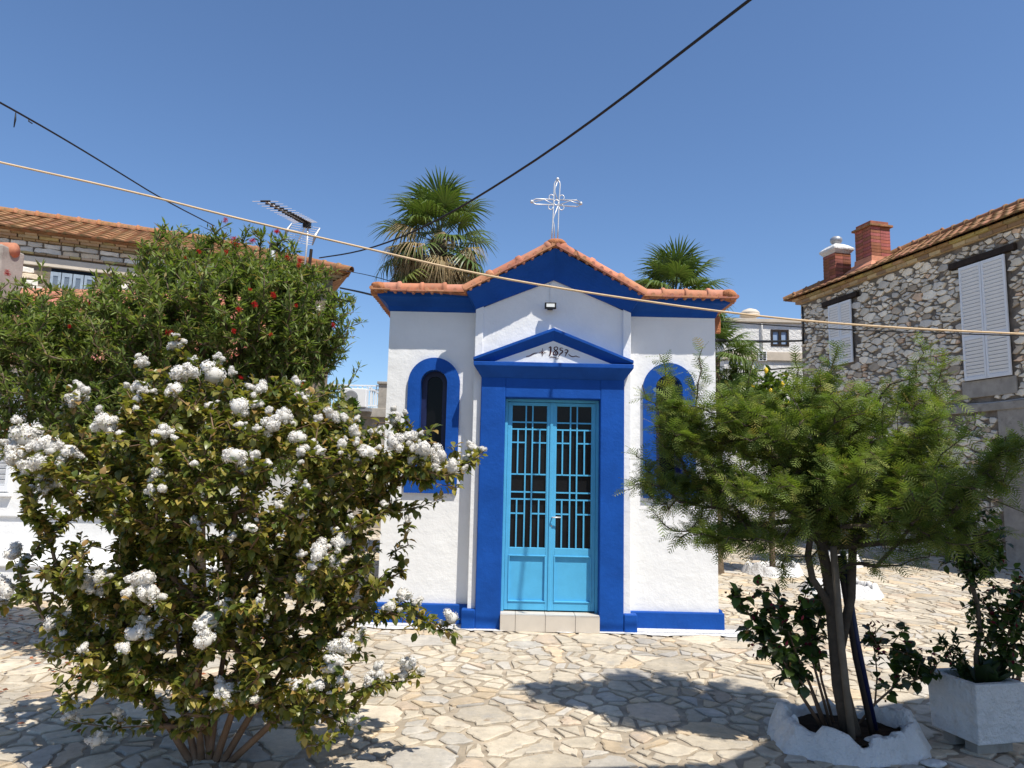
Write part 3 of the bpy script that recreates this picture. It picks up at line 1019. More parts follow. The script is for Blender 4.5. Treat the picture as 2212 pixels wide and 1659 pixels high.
def shutter(parent, o, ex, ez, en, w, h, n, mid=None, mat='white_paint', name='shutter', sw=0.045):
    """one louvred leaf: o lower left corner, ex across, ez up, en outward"""
    o, ex, ez, en = (np.array(q, float) for q in (o, ex, ez, en))
    m = MB()
    m.fbox(o, ex, en, ez, (0, 0, 0), (sw, .035, h)).fbox(o, ex, en, ez, (w - sw, 0, 0), (w, .035, h))
    m.fbox(o, ex, en, ez, (sw, .001, 0), (w - sw, .034, sw * 1.6)).fbox(o, ex, en, ez, (sw, .001, h - sw * 1.6), (w - sw, .034, h))
    zones = [(sw * 1.6, h - sw * 1.6)]
    if mid:
        m.fbox(o, ex, en, ez, (sw, .001, mid - sw * .8), (w - sw, .034, mid + sw * .8))
        zones = [(sw * 1.6, mid - sw * .8), (mid + sw * .8, h - sw * 1.6)]
    leaf = m.build(name, mat, parent, False, 0.003)
    m = MB(); m.fbox(o, ex, en, ez, (sw, .0, sw), (w - sw, .003, h - sw)).build('shutter_back', 'black_plastic', leaf)
    pitch = (h - 3.2 * sw) / n
    sm = MB().fbox((0, 0, 0), (1, 0, 0), (0, .94, -.34), (0, .34, .94), (0, -.004, -pitch * .46), (w - 2 * sw, .004, pitch * .46)).mesh('slat', mat)
    for a, b in zones:
        k = max(1, int((b - a) / pitch))
        for i in range(k):
            p = o + ex * sw + ez * (a + (i + .5) * (b - a) / k) + en * .017
            link('slat', sm, leaf, mat_axes(ex, en, ez, p))
    return leaf

# ---- stone house on the right
HB = np.array([9.533, 14.583, 0.0])
HD = np.array([-0.22787, 0.97369, 0.0])          # along the facade, away from the camera
HN = np.array([-0.97369, -0.22787, 0.0])         # outward, towards the square
UP = np.array([0, 0, 1.0])
HS0, HS1, HZ = -5.2, 5.6, 6.62
def hp(s, z, n=0.0): return HB + HD * s + UP * z + HN * n
stone_house = thing('stone_house', hp(0, 0, -.05), 'two storey rubble stone house with white louvred shutters and brick chimneys', 'house')
m = MB()
m.prism([hp(HS0, -.05, -.03), hp(HS1, -.05, -.03), hp(HS1, HZ, -.03), hp(HS0, HZ, -.03)], -HN * 6.0)
m.build('wall', 'dark_joint', stone_house)
wins = [(3.42, 4.30, 4.60, 6.24), (-0.97, 0.10, 3.70, 6.12)]        # s0 s1 z0 z1
ASP = 1.9
def hkey(p):
    q = p.mean(0); s, z = HS0 + q[0] * ASP, q[1]
    u, v, d = proj(hp(s, z))
    if not (1700 < u < 2215 and 400 < v < 1250): return -1
    return area(p) / d ** 2 * (0.4 if v > 950 else 1)
rub = cells((HS1 - HS0) / ASP, HZ, 0.05, 0.15, 0.017, 17, 1.4, 90000, 0.7, 0.9, 0.3)
def hfree(p):
    s, z = HS0 + p[:, 0] * ASP, p[:, 1]
    for a, b, c, d in wins:
        sm, zm = s.mean(), z.mean()
        if a - .06 < sm < b + .06 and c - .06 < zm < d + .04: return False
        if a - .26 < sm < b + .30 and d < zm < d + .19: return False
    if s.max() > -1.0 and s.min() < .25 and 3.35 < z.mean() < 3.72: return False
    if z.max() > 3.02 and z.min() < 3.22 and s.min() < 1.7: return False
    if z.max() < 3.05 and s.min() < -0.55 : return False
    if s.max() > HS1 or z.max() > HZ - .02: return False
    return area(p) > .0025
rub = [p for p in rub if hfree(p)]
def rub_tint(g):
    k = g.random(); b = g.uniform(0.75, 1.15)
    if k < .05: c = (1.0, .76, .58)
    elif k < .26: c = (.88, .87, .85)
    elif k < .34: c = (.70, .62, .53)
    else: c = (1.12, 1.07, .97)
    return tuple(b * q for q in c)
def rput(V):
    return HB[None] + HD[None] * (HS0 + V[:, :1] * ASP) + UP[None] * V[:, 1:2] + HN[None] * (V[:, 2:3])
lay_stones(rub, rput, rub_tint, stone_house, 'wall_stone', 'rubble', 300, hkey, np.random.default_rng(5), 0.022, 0.014, 0.04, 0.035, 0.009, 0.05, 'wall_stones', .06)
# lintels, shutters, plaster patches, string course
for (a, b, c, d), nm in zip(wins, (22, 31)):
    MB().fbox(HB, HD, HN, UP, (a - .22, -.02, d + .03), (b + .26, .075, d + .16)).build('lintel', 'dark_wood', stone_house, False, .006)
    hw = (b - a) / 2 - .006
    # seen from outside the facade runs from far (left) to near (right)
    o1 = hp(b, c, .045); o2 = hp(b - hw - .012, c, .045)
    for o_ in (o1, o2):
        shutter(stone_house, o_, -HD, UP, HN, hw, d - c, nm, (d - c) * .36 if nm > 30 else (d - c) * .42)
MB().fbox(HB, HD, HN, UP, (-1.02, -.02, 3.34), (.22, .03, 3.69)).build('window_sill_patch', 'concrete', stone_house, False, .01)
MB().fbox(HB, HD, HN, UP, (HS0, -.02, 3.04), (1.68, .05, 3.2)).build('string_course', 'concrete', stone_house, False, .012)
MB().fbox(HB, HD, HN, UP, (HS0, -.02, 0), (-.57, .022, 3.04)).build('plaster_panel', 'concrete', stone_house)
MB().tube([hp(s, 3.215 + .012 * math.sin(s * 3), .035) for s in np.linspace(HS0, 1.9, 20)], .012, 6).build('wall_cable', 'grey_metal', stone_house, True)
MB().tube([hp(5.42, z, .045) for z in (5.4, 6.0, 6.5)], .022, 6).build('downpipe', 'black_plastic', stone_house, True)
# eaves: two brick courses and a tiled roof
def brick_run(parent, o, d, n, z, out, L, h, s0, s1, name, mat, dep=.2):
    o, d, n = (np.array(q, float) for q in (o, d, n))
    var = []
    gg = np.random.default_rng(int(abs(z) * 1000))
    for _ in range(5):
        bb = gg.uniform(.6, 1.25); c = (bb, bb * gg.uniform(.85, 1.08), bb * gg.uniform(.7, 1.1))
        m = MB().box((0, -dep, 0), (L - .012, out, h)); m.c = [c] * 8
        var.append(m.mesh(name, mat, False, True))
    k = int((s1 - s0) / L)
    for i in range(k):
        p = o + d * (s0 + (i + .0) * (s1 - s0) / k) + UP * z
        link(name, var[gg.integers(5)], parent, mat_axes(d, n, UP, p + n * gg.normal() * .004))
brick_run(stone_house, HB, HD, HN, HZ - .02, .09, .32, .075, HS0 + 1.2, HS1 + .1, 'eaves_brick', 'yellow_brick')
brick_run(stone_house, HB, HD, HN, HZ + .065, .17, .32, .06, HS0 + 1.2, HS1 + .15, 'eaves_brick', 'yellow_brick')

def tile_meshes(wd, L, mat, name, nvar=6, seed=3):
    """an interlocking clay tile: waved across, overlapping along the slope"""
    gg = np.random.default_rng(seed)
    out = []
    for _ in range(nvar):
        m = MB()
        n = 8
        for t, dz in ((-.02, 0.022), (L, 0.0)):
            for k in range(n + 1):
                x = wd * k / n
                m.v.append((x, t, dz + .022 * (0.5 - 0.5 * math.cos(2 * math.pi * (x / wd))) + .004))
        for k in range(n + 1):
            m.v.append((wd * k / n, -.02, 0.0))
        m.f = [(k, k + 1, n + 2 + k, n + 1 + k) for k in range(n)] + [(2 * (n + 1) + k, 2 * (n + 1) + k + 1, k + 1, k) for k in range(n)]
        bb = gg.uniform(.65, 1.25); c = (bb, bb * gg.uniform(.85, 1.15), bb * gg.uniform(.8, 1.15))
        m.c = [c] * len(m.v)
        out.append(m.mesh(name, mat, False, True))
    return out
def tile_slope(parent, o, ex, eb, rise, run_, wd, L, cols, rows, mat, name, skip=None, seed=3):
    """o eave start, ex along eave, eb horizontal inward; rise over run"""
    o, ex, eb = (np.array(q, float) for q in (o, ex, eb))
    sl = eb * run_ + UP * rise; LL = np.linalg.norm(sl); es = sl / LL
    en = np.cross(ex, es)
    if en[2] < 0: en = -en
    vs = tile_meshes(wd, L, mat, name, 6, seed)
    gg = np.random.default_rng(seed)
    for r_ in range(rows):
        for c in range(cols):
            if skip and skip(c, r_): continue
            p = o + ex * (c * wd) + es * (r_ * L) + en * (gg.normal() * .004)
            link(name, vs[gg.integers(6)], parent, mat_axes(ex, es, en, p))
    return es, en, LL
RP = 0.49                                     # roof rise per metre
e0 = hp(HS1 + .32, HZ + .13, .30)
NC, NR = 38, 7
tile_slope(stone_house, e0, -HD, -HN, RP, 1.0, .27, .36, NC, NR, 'old_tile', 'roof_tile', lambda c, r: c * .27 < r * .33, 4)
# under deck and hip
deck = MB()
dd = 3.0
deck.add([hp(HS1 + .30, HZ + .115, .28), hp(HS0, HZ + .115, .28), hp(HS0, HZ + .115 + RP * dd, .28 - dd), hp(HS1 + .30 - dd, HZ + .115 + RP * dd, .28 - dd)], [(0, 1, 2, 3)])
deck.add([hp(HS1 + .30, HZ + .115, .28), hp(HS1 + .30 - dd, HZ + .115 + RP * dd, .28 - dd), hp(HS1 + .30, HZ + .115, -5.7)], [(0, 1, 2)])
deck.add([hp(HS1 + .30 - dd, HZ + .115 + RP * dd, .28 - dd), hp(HS0, HZ + .115 + RP * dd, .28 - dd), hp(HS0, HZ + .115, -5.9), hp(HS1 + .30, HZ + .115, -5.7)], [(0, 1, 2, 3)])
deck.build('roof_deck', 'old_tile', stone_house, False, 0, True)
MB().prism([hp(HS0, HZ - .03, .04), hp(HS0, HZ + .12, .09), hp(HS0, HZ + .115 + .75 * RP, -.47), hp(HS0, HZ - .03, -.47)], HD * (HS1 - HS0)).build('eaves_fill', 'yellow_brick', stone_house, False, 0, True)
gg = np.random.default_rng(9)
hip_caps = [tinted(cap_mesh(.36, .10), 'hip_tile', 'old_tile', True) for _ in range(4)]
a0 = hp(HS1 + .30, HZ + .15, .30); a1 = hp(HS1 + .30 - dd, HZ + .17 + RP * dd, .28 - dd)
dvec = (a1 - a0); dl = np.linalg.norm(dvec); ex = Vector(dvec / dl); ey = Vector((0, 0, 1)).cross(ex).normalized(); ezv = ex.cross(ey)
for i in range(int(dl / .36)):
    p = a0 + dvec * i * .36 / dl
    link('hip_tile', hip_caps[i % 4], stone_house, mat_axes(ex, ey, ezv, p))
# ridge caps along the top of the visible slope
rz = HZ + .15 + RP * (NR * .36 * .92)
for i in range(30):
    p = hp(HS1 + .3 - NR * .33 - i * .36, rz, .28 - NR * .332)
    link('ridge_tile', hip_caps[i % 4], stone_house, mat_axes(Vector(-HD), Vector(HN), Vector((0, 0, 1)), p + UP * gg.normal() * .01))

def chimney(name_kind, u0, u1, vtop, vbot, Y, label, cowl):
    a = aty(u0, vbot, Y); b = aty(u1, vtop, Y)
    w = (b[0] - a[0]) * .78; cx_, z0, z1 = (a[0] + b[0]) / 2, a[2] - .5, b[2]
    ang = math.atan2(HD[0], HD[1])
    exx = np.array([math.cos(-ang + .5), -math.sin(-ang + .5) * -1, 0]); exx = np.array([-HN[0], -HN[1], 0.0])
    eyy = np.array([HD[0], HD[1], 0.0])
    c0 = np.array([cx_, Y, 0.0])
    core = MB().fbox(c0, exx, eyy, UP, (-w / 2 + .012, -w / 2 + .012, z0), (w / 2 - .012, w / 2 - .012, z1 - .1))
    co = core.build('chimney', 'pale_joint', stone_house)
    gg = np.random.default_rng(int(u0))
    bh = .088
    bl = (w - .0) / 2.0
    vars_ = []
    for _ in range(5):
        bb = gg.uniform(.6, 1.3); col = (bb, bb * gg.uniform(.8, 1.2), bb * gg.uniform(.8, 1.2))
        m = MB().box((0.004, 0, 0.004), (bl - .004, .03, bh - .006)); m.c = [col] * 8
        vars_.append(m.mesh('brick', 'red_brick', False, True))
    nr = int((z1 - .12 - z0) / bh)
    for side in range(4):
        rot = [(exx, eyy), (eyy, -exx), (-exx, -eyy), (-eyy, exx)][side]
        ex_, in_ = rot
        for r_ in range(nr):
            for k in range(2):
                off = (-w / 2 + k * bl)
                p = c0 + ex_ * off - in_ * (w / 2 + (.003 if (side + r_) % 2 else 0)) + UP * (z0 + r_ * bh)
                link('brick', vars_[gg.integers(5)], co, mat_axes(ex_, in_, UP, p))
    zt = z0 + nr * bh
    return c0, exx, eyy, w, zt, co
c0, exx, eyy, w, zt, co = chimney('chimney', 1784, 1832, 543, 600, 19.3, '', True)
m = MB()
pr = [(w / 2 - .005, zt), (w / 2 + .07, zt + .10), (w / 2 + .075, zt + .15), (w / 2 - .02, zt + .24), (w * .28, zt + .30)]
for hw_, z_ in pr:
    for sx_, sy_ in ((-1, -1), (1, -1), (1, 1), (-1, 1)):
        m.v.append(tuple(c0 + exx * hw_ * sx_ + eyy * hw_ * sy_ + UP * z_)); m.c.append((1, 1, 1))
for i in range(len(pr) - 1):
    m.f += [(i * 4 + k, i * 4 + (k + 1) % 4, i * 4 + 4 + (k + 1) % 4, i * 4 + 4 + k) for k in range(4)]
m.f.append((16, 17, 18, 19))
m.build('chimney_cap', 'whitewash', co, False, .012)
cw = MB().lathe(c0 + UP * (zt + .29), [(.10, 0), (.105, .05), (.13, .07), (.165, .13), (.155, .20), (.10, .25), (.03, .265)], 20)
cow = cw.build('chimney_cowl', 'grey_metal', co, True)
c0, exx, eyy, w, zt, co = chimney('chimney', 1856, 1914, 487, 575, 18.4, '', False)
MB().fbox(c0, exx, eyy, UP, (-w / 2 - .06, -w / 2 - .06, zt), (w / 2 + .06, w / 2 + .06, zt + .06)).build('chimney_cap', 'old_tile', co, False, .008, True)
MB().fbox(c0, exx, eyy, UP, (-w / 2 + .02, -w / 2 + .02, zt + .06), (w / 2 - .02, w / 2 - .02, zt + .16)).build('chimney_pot', 'red_brick', co, False, .006, True)
zb = aty(1885, 578, 18.4)[2]
m = MB()
for hw_, z_ in ((w / 2 + .02, zb + .22), (w / 2 + .03, zb + .08), (w / 2 + .2, zb - .08), (w / 2 + .3, zb - .4)):
    for sx_, sy_ in ((-1, -1), (1, -1), (1, 1), (-1, 1)):
        m.v.append(tuple(c0 + exx * hw_ * sx_ + eyy * hw_ * sy_ + UP * z_)); m.c.append((1.2, 1.2, 1.2))
for i in range(3):
    m.f += [(i * 4 + k, i * 4 + (k + 1) % 4, i * 4 + 4 + (k + 1) % 4, i * 4 + 4 + k) for k in range(4)]
m.build('chimney_flashing', 'terracotta', co, False, 0, True)

# ---- white house far behind on the right
wh = thing('white_house', (8.5, 24, 0), 'plain white flat-roofed house with one small dark-framed window behind the stone house', 'house')
FY = 24.0
zt = aty(1650, 697, FY)[2]
WX0, WX1 = aty(1563, 720, FY)[0], 13.0
wz0, wz1 = aty(1685, 748, FY)[2], aty(1685, 712, FY)[2]
wx0, wx1 = aty(1665, 730, FY)[0], aty(1704, 730, FY)[0]
m = MB()
plate_with_hole([(WX0, 0), (WX1, 0), (WX1, zt), (WX0, zt)], [(wx0, wz0), (wx1, wz0), (wx1, wz1), (wx0, wz1)], FY, m)
m.add([(WX0, FY, 0), (WX0, FY + 7, 0), (WX0, FY + 7, zt), (WX0, FY, zt)], [(0, 1, 2, 3)])
m.build('wall', 'far_plaster', wh)
MB().box((WX0 - .08, FY - .10, zt), (WX1, FY + 7, zt + .12)).build('roof_slab', 'cream_concrete', wh, False, .01)
zb = aty(1650, 779, FY)[2]
MB().box((WX0 - .08, FY - .07, zb), (WX1, FY - .002, zb + .30)).build('floor_band', 'cream_concrete', wh, False, .01)
wf = MB()
wf.box((wx0, FY - .02, wz0), (wx0 + .07, FY + .05, wz1)).box((wx1 - .07, FY - .02, wz0), (wx1, FY + .05, wz1)).box((wx0 + .07, FY - .019, wz1 - .07), (wx1 - .07, FY + .05, wz1)).box((wx0 + .07, FY - .019, wz0), (wx1 - .07, FY + .05, wz0 + .07))
wf.box(((wx0 + wx1) / 2 - .045, FY - .018, wz0 + .07), ((wx0 + wx1) / 2 + .045, FY + .05, wz1 - .07))
wo_ = wf.build('window', 'dark_wood', wh)
plain('painted_sky_glass', (0.30, 0.40, 0.56), 0.3, 0.05, 3, 8, 0.0, 0.01, 0.5)  # sky reflection painted as a pale blue base colour
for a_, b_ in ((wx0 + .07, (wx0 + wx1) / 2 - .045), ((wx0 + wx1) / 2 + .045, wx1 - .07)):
    MB().box((a_, FY + .03, wz0 + .07), (b_, FY + .04, wz1 - .07)).build('window_pane', 'painted_sky_glass', wo_)
px_ = aty(1645, 740, FY)[0]
MB().tube([(px_, FY - .05, zt - .05), (px_, FY - .06, zt - .15), (px_, FY - .05, aty(1645, 762, FY)[2])], .03, 8).build('downpipe', 'far_plaster', wh, True)
vx, vz = aty(1645, 770, FY)[[0, 2]]
MB().box((vx - .14, FY - .12, vz - .16), (vx + .14, FY - .001, vz + .16)).build('vent_box', 'white_paint', wh)
for i in range(2):
    for j in range(4):
        MB().box((vx - .11 + i * .12, FY - .125, vz - .14 + j * .075), (vx - .01 + i * .12, FY - .119, vz - .085 + j * .075)).build('vent_slot', 'black_plastic', wh)
vt = aty(1620, 690, FY + .6)
MB().lathe((vt[0], FY + .6, zt + .1), [(.15, 0), (.15, .12), (.22, .2), (.30, .24), (.36, .25), (.34, .28), (.30, .29), (.34, .33), (.33, .37), (.24, .46), (.08, .52)], 18).build('roof_vent', 'cream_concrete', wh, True)

# ---- old house on the left, pale coursed stone and clay roof
LP1 = np.array([-3.836, 16.0, 0]); LD = np.array([-6.149, -2.7, 0.0]); LD /= np.linalg.norm(LD)     # from the right corner to the left
LN = np.array([0.402, -0.9156, 0.0])           # outward, towards the camera
LZ = 6.12
def lp(s, z, n=0.0): return LP1 + LD * s + UP * z + LN * n
lh = thing('old_house', lp(4, 0, -.5), 'old house of pale coursed stone with a clay tiled hip roof and grey shutters', 'house')
m = MB()
m.prism([lp(.3, 0, -.30), lp(9.2, 0, -.30), lp(9.2, LZ, -.30), lp(.3, LZ, -.30)], -LN * 5.6)
m.build('wall', 'pale_joint', lh)
wq = [aty(u, v, 14.2) for u, v in ((207, 596), (378, 612), (207, 662))]
# window opening in facade coordinates
def to_s(u, v, n=-.28):
    r_ = ray(u, v); o_ = np.array([0, 0, EYE]); nn = LN
    p0 = LP1 + LN * n
    t = np.dot(p0 - o_, nn) / np.dot(r_, nn)
    q = o_ + t * r_
    return np.dot(q - LP1, LD), q[2]
s_r, zt_ = to_s(208, 590); s_l, _ = to_s(110, 590); _, zb_ = to_s(150, 640)
gg = np.random.default_rng(31)
z = 4.7
row = 0
while z < LZ - .2:
    h_ = gg.uniform(.095, .135)
    if z < 5.70 < z + h_ + .03:
        z = 5.745; continue
    s = .32 + gg.uniform(-.2, 0)
    while s < 8.6:
        L_ = gg.uniform(.22, .52)
        s1_ = s + L_
        inw = s1_ > s_r - .05 and s < s_l + .05 and z + h_ > zb_ and z < zt_ + .05
        inl = s1_ > s_r - 1.0 and s < s_l + 1.0 and z + h_ > zt_ + .02 and z < zt_ + .2
        u_, v_, _ = proj(lp(s, z, -.28))
        if not inw and not inl and z + h_ < LZ - .13 and s > .3 and -60 < u_ < 800:
            pol = np.array([(s, z), (s1_ - .025, z + gg.normal() * .008), (s1_ - .03, z + h_ - .028), (s + .005, z + h_ - .022 + gg.normal() * .006)])
            pol = rough_poly(pol, gg, .09, .007, .08)
            V, F = stone_mesh_data(pol, .018 * gg.uniform(.5, 1.6), .02, .03, gg.normal(size=2) * .05)
            Wd = LP1[None] + LD[None] * V[:, :1] + UP[None] * V[:, 1:2] + LN[None] * (V[:, 2:3] - .28)
            c = Wd.mean(0); b = gg.uniform(.75, 1.18)
            t_ = (b, b * .985, b * .95) if gg.random() < .8 else (b * .9, b * .78, b * .62)
            link('wall_stone', MB().add(Wd - c, F, t_).mesh('wall_stone', 'rubble', False, True), lh, Matrix.Translation(Vector(c)))
        s = s1_
    z += h_
brick_run(lh, lp(0, 0, -.30), LD, LN, 5.70, .07, .20, .04, .3, 8.6, 'ledge_brick', 'yellow_brick', .1)
brick_run(lh, lp(0, 0, -.30), LD, LN, LZ - .155, .05, .22, .042, .2, 8.6, 'eaves_brick', 'yellow_brick', .1)
brick_run(lh, lp(0, 0, -.30), LD, LN, LZ - .11, .11, .34, .052, .1, 8.6, 'eaves_brick', 'yellow_brick', .1)
brick_run(lh, lp(0, 0, -.30), LD, LN, LZ - .055, .18, .22, .042, .05, 8.6, 'eaves_brick', 'yellow_brick', .1)
MB().fbox(LP1 - LN * .30, LD, LN, UP, (s_r - .9, -.05, zt_ + .01), (s_l + .95, .055, zt_ + .19)).build('lintel', 'cream_concrete', lh, False, .01)
MB().fbox(LP1 - LN * .30, LD, LN, UP, (s_r, -.05, zb_ - .3), (s_l, .006, zt_)).build('window_recess', 'glass_dark', lh)
nL = 4; wl = (s_l - s_r) / nL
for i in range(nL):
    shutter(lh, LP1 - LN * .285 + LD * (s_l - i * wl) + UP * (zb_ - .25), -LD, UP, LN, wl - .015, zt_ - zb_ + .17, 14, None, 'grey_blue_paint', 'shutter', .05)
LPITCH = .38
tile_slope(lh, lp(-.05, LZ, .04), LD, -LN, LPITCH, 1.0, .29, .42, 30, 8, 'old_tile', 'roof_tile', lambda c, r: c * .29 < r * .385 - .1, 7)
d3 = 3.1
m = MB().add([lp(-.05, LZ - .012, .04), lp(9.2, LZ - .012, .04), lp(9.2, LZ - .012 + LPITCH * d3, .04 - d3), lp(d3, LZ - .012 + LPITCH * d3, .04 - d3)], [(0, 1, 2, 3)])
m.add([lp(-.05, LZ - .012, .04), lp(d3, LZ - .012 + LPITCH * d3, .04 - d3), lp(-.05, LZ - .012, .04 - 2 * d3)], [(0, 1, 2)])
m.add([lp(-.05, LZ - .012, .04), lp(9.2, LZ - .012, .04), lp(9.2, LZ - .05, -.30), lp(-.05, LZ - .05, -.30)], [(0, 1, 2, 3)])
m.add([lp(-.05, LZ - .012, .04), lp(-.05, LZ - .012, -6.1), lp(.3, LZ - .2, -5.9), lp(.3, LZ - .2, -.30)], [(0, 1, 2, 3)])
m.build('roof_deck', 'old_tile', lh, False, 0, True)
rc = [tinted(cap_mesh(.42, .10), 'ridge_tile', 'old_tile', True) for _ in range(5)]
for i in range(15):
    p = lp(d3 - .1 + i * .42, LZ + LPITCH * 3.09 + .03, .04 - 3.09)
    link('ridge_tile', rc[i % 5], lh, mat_axes(Vector(LD), Vector(-LN), Vector((0, 0, 1)), p))
a0 = lp(-.05, LZ + .03, .04); a1 = lp(d3, LZ + LPITCH * d3 + .02, .04 - d3)
dvec = a1 - a0; dl = np.linalg.norm(dvec); ex = Vector(dvec / dl); ey = Vector((0, 0, 1)).cross(ex).normalized(); ezv = ex.cross(ey)
for i in range(int(dl / .42)):
    link('hip_tile', rc[i % 5], lh, mat_axes(ex, ey, ezv, a0 + dvec * i * .42 / dl))
# grey flue pipe in front of the facade
fp = aty(588, 560, 15.0)
MB().tube([(fp[0], 15.0, 4.3), (fp[0], 15.0, aty(588, 535, 15)[2])], .06, 10).build('flue_pipe', 'grey_metal', lh, True)
MB().tube([(fp[0], 15.0, aty(588, 535, 15)[2] - .02), (fp[0] + .02, 15.0, aty(588, 524, 15)[2])], .085, 10).build('flue_cap', 'black_plastic', lh, True)

# ---- low white annex at the left with its clay roof
AY = 8.75
an = thing('white_annex', (-6, AY, 0), 'low white rendered outbuilding with clay tile lean-to roof behind the flowering shrubs', 'outbuilding')
AX0, AX1 = -9.0, -3.45
m = MB().prism([(AX0, AY, 0), (AX1, AY, 0), (AX1, AY, 2.85), (AX0, AY, 2.85)], (0, 3.6, 0))
m.build('wall', 'white_plaster', an)
zl = aty(60, 1113, AY)[2]
MB().box((AX0, AY - .03, zl - .02), (AX1 + .03, AY - .001, zl + .02)).build('wall_ledge', 'white_plaster', an, False, .008)
z1_, z0_ = aty(60, 1218, AY - .3)[2], 0.0
MB().box((AX0, AY - .28, 0), (AX1 + .01, AY - .001, z1_)).build('wall_bench', 'white_plaster', an, False, .02)
MB().box((AX0, AY - .31, z1_ - .045), (AX1 + .03, AY - .002, z1_ + .002)).build('bench_slab', 'white_plaster', an, False, .015)
sxr, szb = aty(20, 1062, AY)[[0, 2]]
shutter(an, (sxr - .62, AY - .001, szb), (1, 0, 0), UP, (0, -1, 0), .62, 1.15, 16)
MB().box((sxr - .7, AY - .06, szb - .06), (sxr + .04, AY - .001, szb - .02)).build('window_sill', 'white_plaster', an, False, .006)
tile_slope(an, (AX0, AY - .25, 2.80), (1, 0, 0), (0, 1, 0), .52, 1.0, .26, .38, 22, 9, 'terracotta', 'roof_tile', None, 12)
MB().add([(AX0, AY - .23, 2.78), (AX1 + .1, AY - .23, 2.78), (AX1 + .1, AY + 3.2, 2.78 + .52 * 3.43), (AX0, AY + 3.2, 2.78 + .52 * 3.43)], [(0, 1, 2, 3)]).build('roof_deck', 'terracotta', an, False, 0, True)
# grey rendered pier with a curved tile cap at the far left
pp = aty(8, 560, 10.2)
pr_ = thing('rendered_pier', (pp[0] - .05, 10.2, 0), 'grey weathered wall pier with curved clay tile cap above the annex roof', 'pier')
ptop = aty(10, 535, 10.2)[2]
MB().box((pp[0] - 1.1, 10.0, 3.4), (pp[0] + .10, 10.5, ptop)).build('pier_shaft', 'concrete', pr_, False, .03)
MB().tube([(pp[0] - 1.1, 10.25, ptop - .02), (pp[0] + .12, 10.25, ptop - .02)], [.12, .11], 14).build('pier_cap', 'terracotta', pr_, True, 0, True)

# ---- terrace house behind, between the shrubs and the chapel
TYY = 20.0
th_ = thing('terrace_house', (-4.3, TYY, 0), 'pale terrace with iron railings and stone pier seen left of the chapel', 'house')
tz0, tz1 = aty(790, 882, TYY)[2], aty(790, 833, TYY)[2]
tx0, tx1 = -7.5, aty(818, 850, TYY)[0]
MB().box((tx0, TYY, 0), (tx1 + .6, TYY + 5, tz0 - .25)).build('wall', 'concrete', th_)
MB().box((tx0, TYY - .15, tz0 - .25), (tx1 + .65, TYY + 5, tz0)).build('terrace_slab', 'concrete', th_, False, .01)
MB().box((tx1, TYY - .05, tz0), (tx1 + .5, TYY + .4, tz1 + .05)).build('terrace_pier', 'concrete', th_, False, .01)
MB().box((tx1 - .04, TYY - .1, tz1 + .05), (tx1 + .55, TYY + .45, tz1 + .12)).build('pier_cap', 'concrete', th_, False, .01)
for z_ in (tz1, tz1 - .12, tz0 + .08):
    MB().box((tx0, TYY - .02, z_ - .018), (tx1 - .002, TYY + .02, z_ + .018)).build('rail', 'white_paint', th_)
nb = int((tx1 - tx0) / .13)
for i in range(nb):
    x_ = tx0 + (i + .5) * (tx1 - tx0) / nb
    MB().box((x_ - .010, TYY - .012, tz0 + .1), (x_ + .010, TYY + .012, tz1 - .02)).build('baluster', 'white_paint', th_)
for i in range(9):
    y_ = TYY + .3 + i * .3
    MB().box((tx1 - .3, y_ - .01, tz0), (tx1 - .27, y_ + .01, tz1 - .05)).build('baluster', 'white_paint', th_)
MB().box((tx1 - .31, TYY + .1, tz1 - .07), (tx1 - .26, TYY + 3, tz1 - .03)).build('rail', 'white_paint', th_)
ax_ = aty(770, 860, TYY - .4)
ac = thing('air_conditioner', (ax_[0], TYY - .4, tz0), 'white air conditioner unit standing against the terrace railing', 'air conditioner')
MB().box((ax_[0] - .40, TYY - .55, tz0 - .02), (ax_[0] + .30, TYY - .20, tz0 + .50)).build('casing', 'white_paint', ac, False, .02)
MB().lathe((ax_[0] - .12, TYY - .552, tz0 + .24), [(.2, 0), (.2, .02), (.16, .025)], 20, (0, -1, 0)).build('fan_grille', 'grey_metal', ac)
MB().box((ax_[0] - .4, TYY - .52, tz0 - .12), (ax_[0] + .4, TYY - .16, tz0 - .021)).build('bracket', 'grey_metal', ac)

# ================================================================== CABLES
def cable(name, pts, Ya, Yb, r, mat, label):
    """pts in the picture; they lie in the vertical plane through the two ends"""
    A = aty(*pts[0], Ya); B = aty(*pts[-1], Yb)
    d = B - A; nn = np.array([d[1], -d[0], 0])
    P = [A]
    for p in pts[1:-1]:
        r_ = ray(*p); o_ = np.array([0, 0, EYE])
        t = np.dot(A - o_, nn) / np.dot(r_, nn)
        P.append(o_ + t * r_)
    P.append(B)
    for _ in range(2):
        Q = [P[0]]
        for i in range(len(P) - 1):
            Q += [P[i] * .75 + P[i + 1] * .25, P[i] * .25 + P[i + 1] * .75]
        Q.append(P[-1]); P = Q
    o = MB().tube(P, r, 6).build(name, mat, None, True)
    return tag(o, label, 'cable')
cable('overhead_cable', [(1700, -60), (1618, 0), (1250, 285), (1035, 425), (930, 483), (850, 520), (770, 545), (690, 557)], 5.2, 15.8, .0145, 'black_cable', 'thick black cable rising from the old house roof to the upper right')
cable('beige_cable', [(-60, 336), (0, 351), (300, 417), (500, 469), (810, 541), (1020, 590), (1250, 630), (1600, 680), (1900, 707), (2270, 724)], 6.0, 6.3, .0095, 'beige_cable', 'beige cable hanging right across the picture in front of the chapel gable')
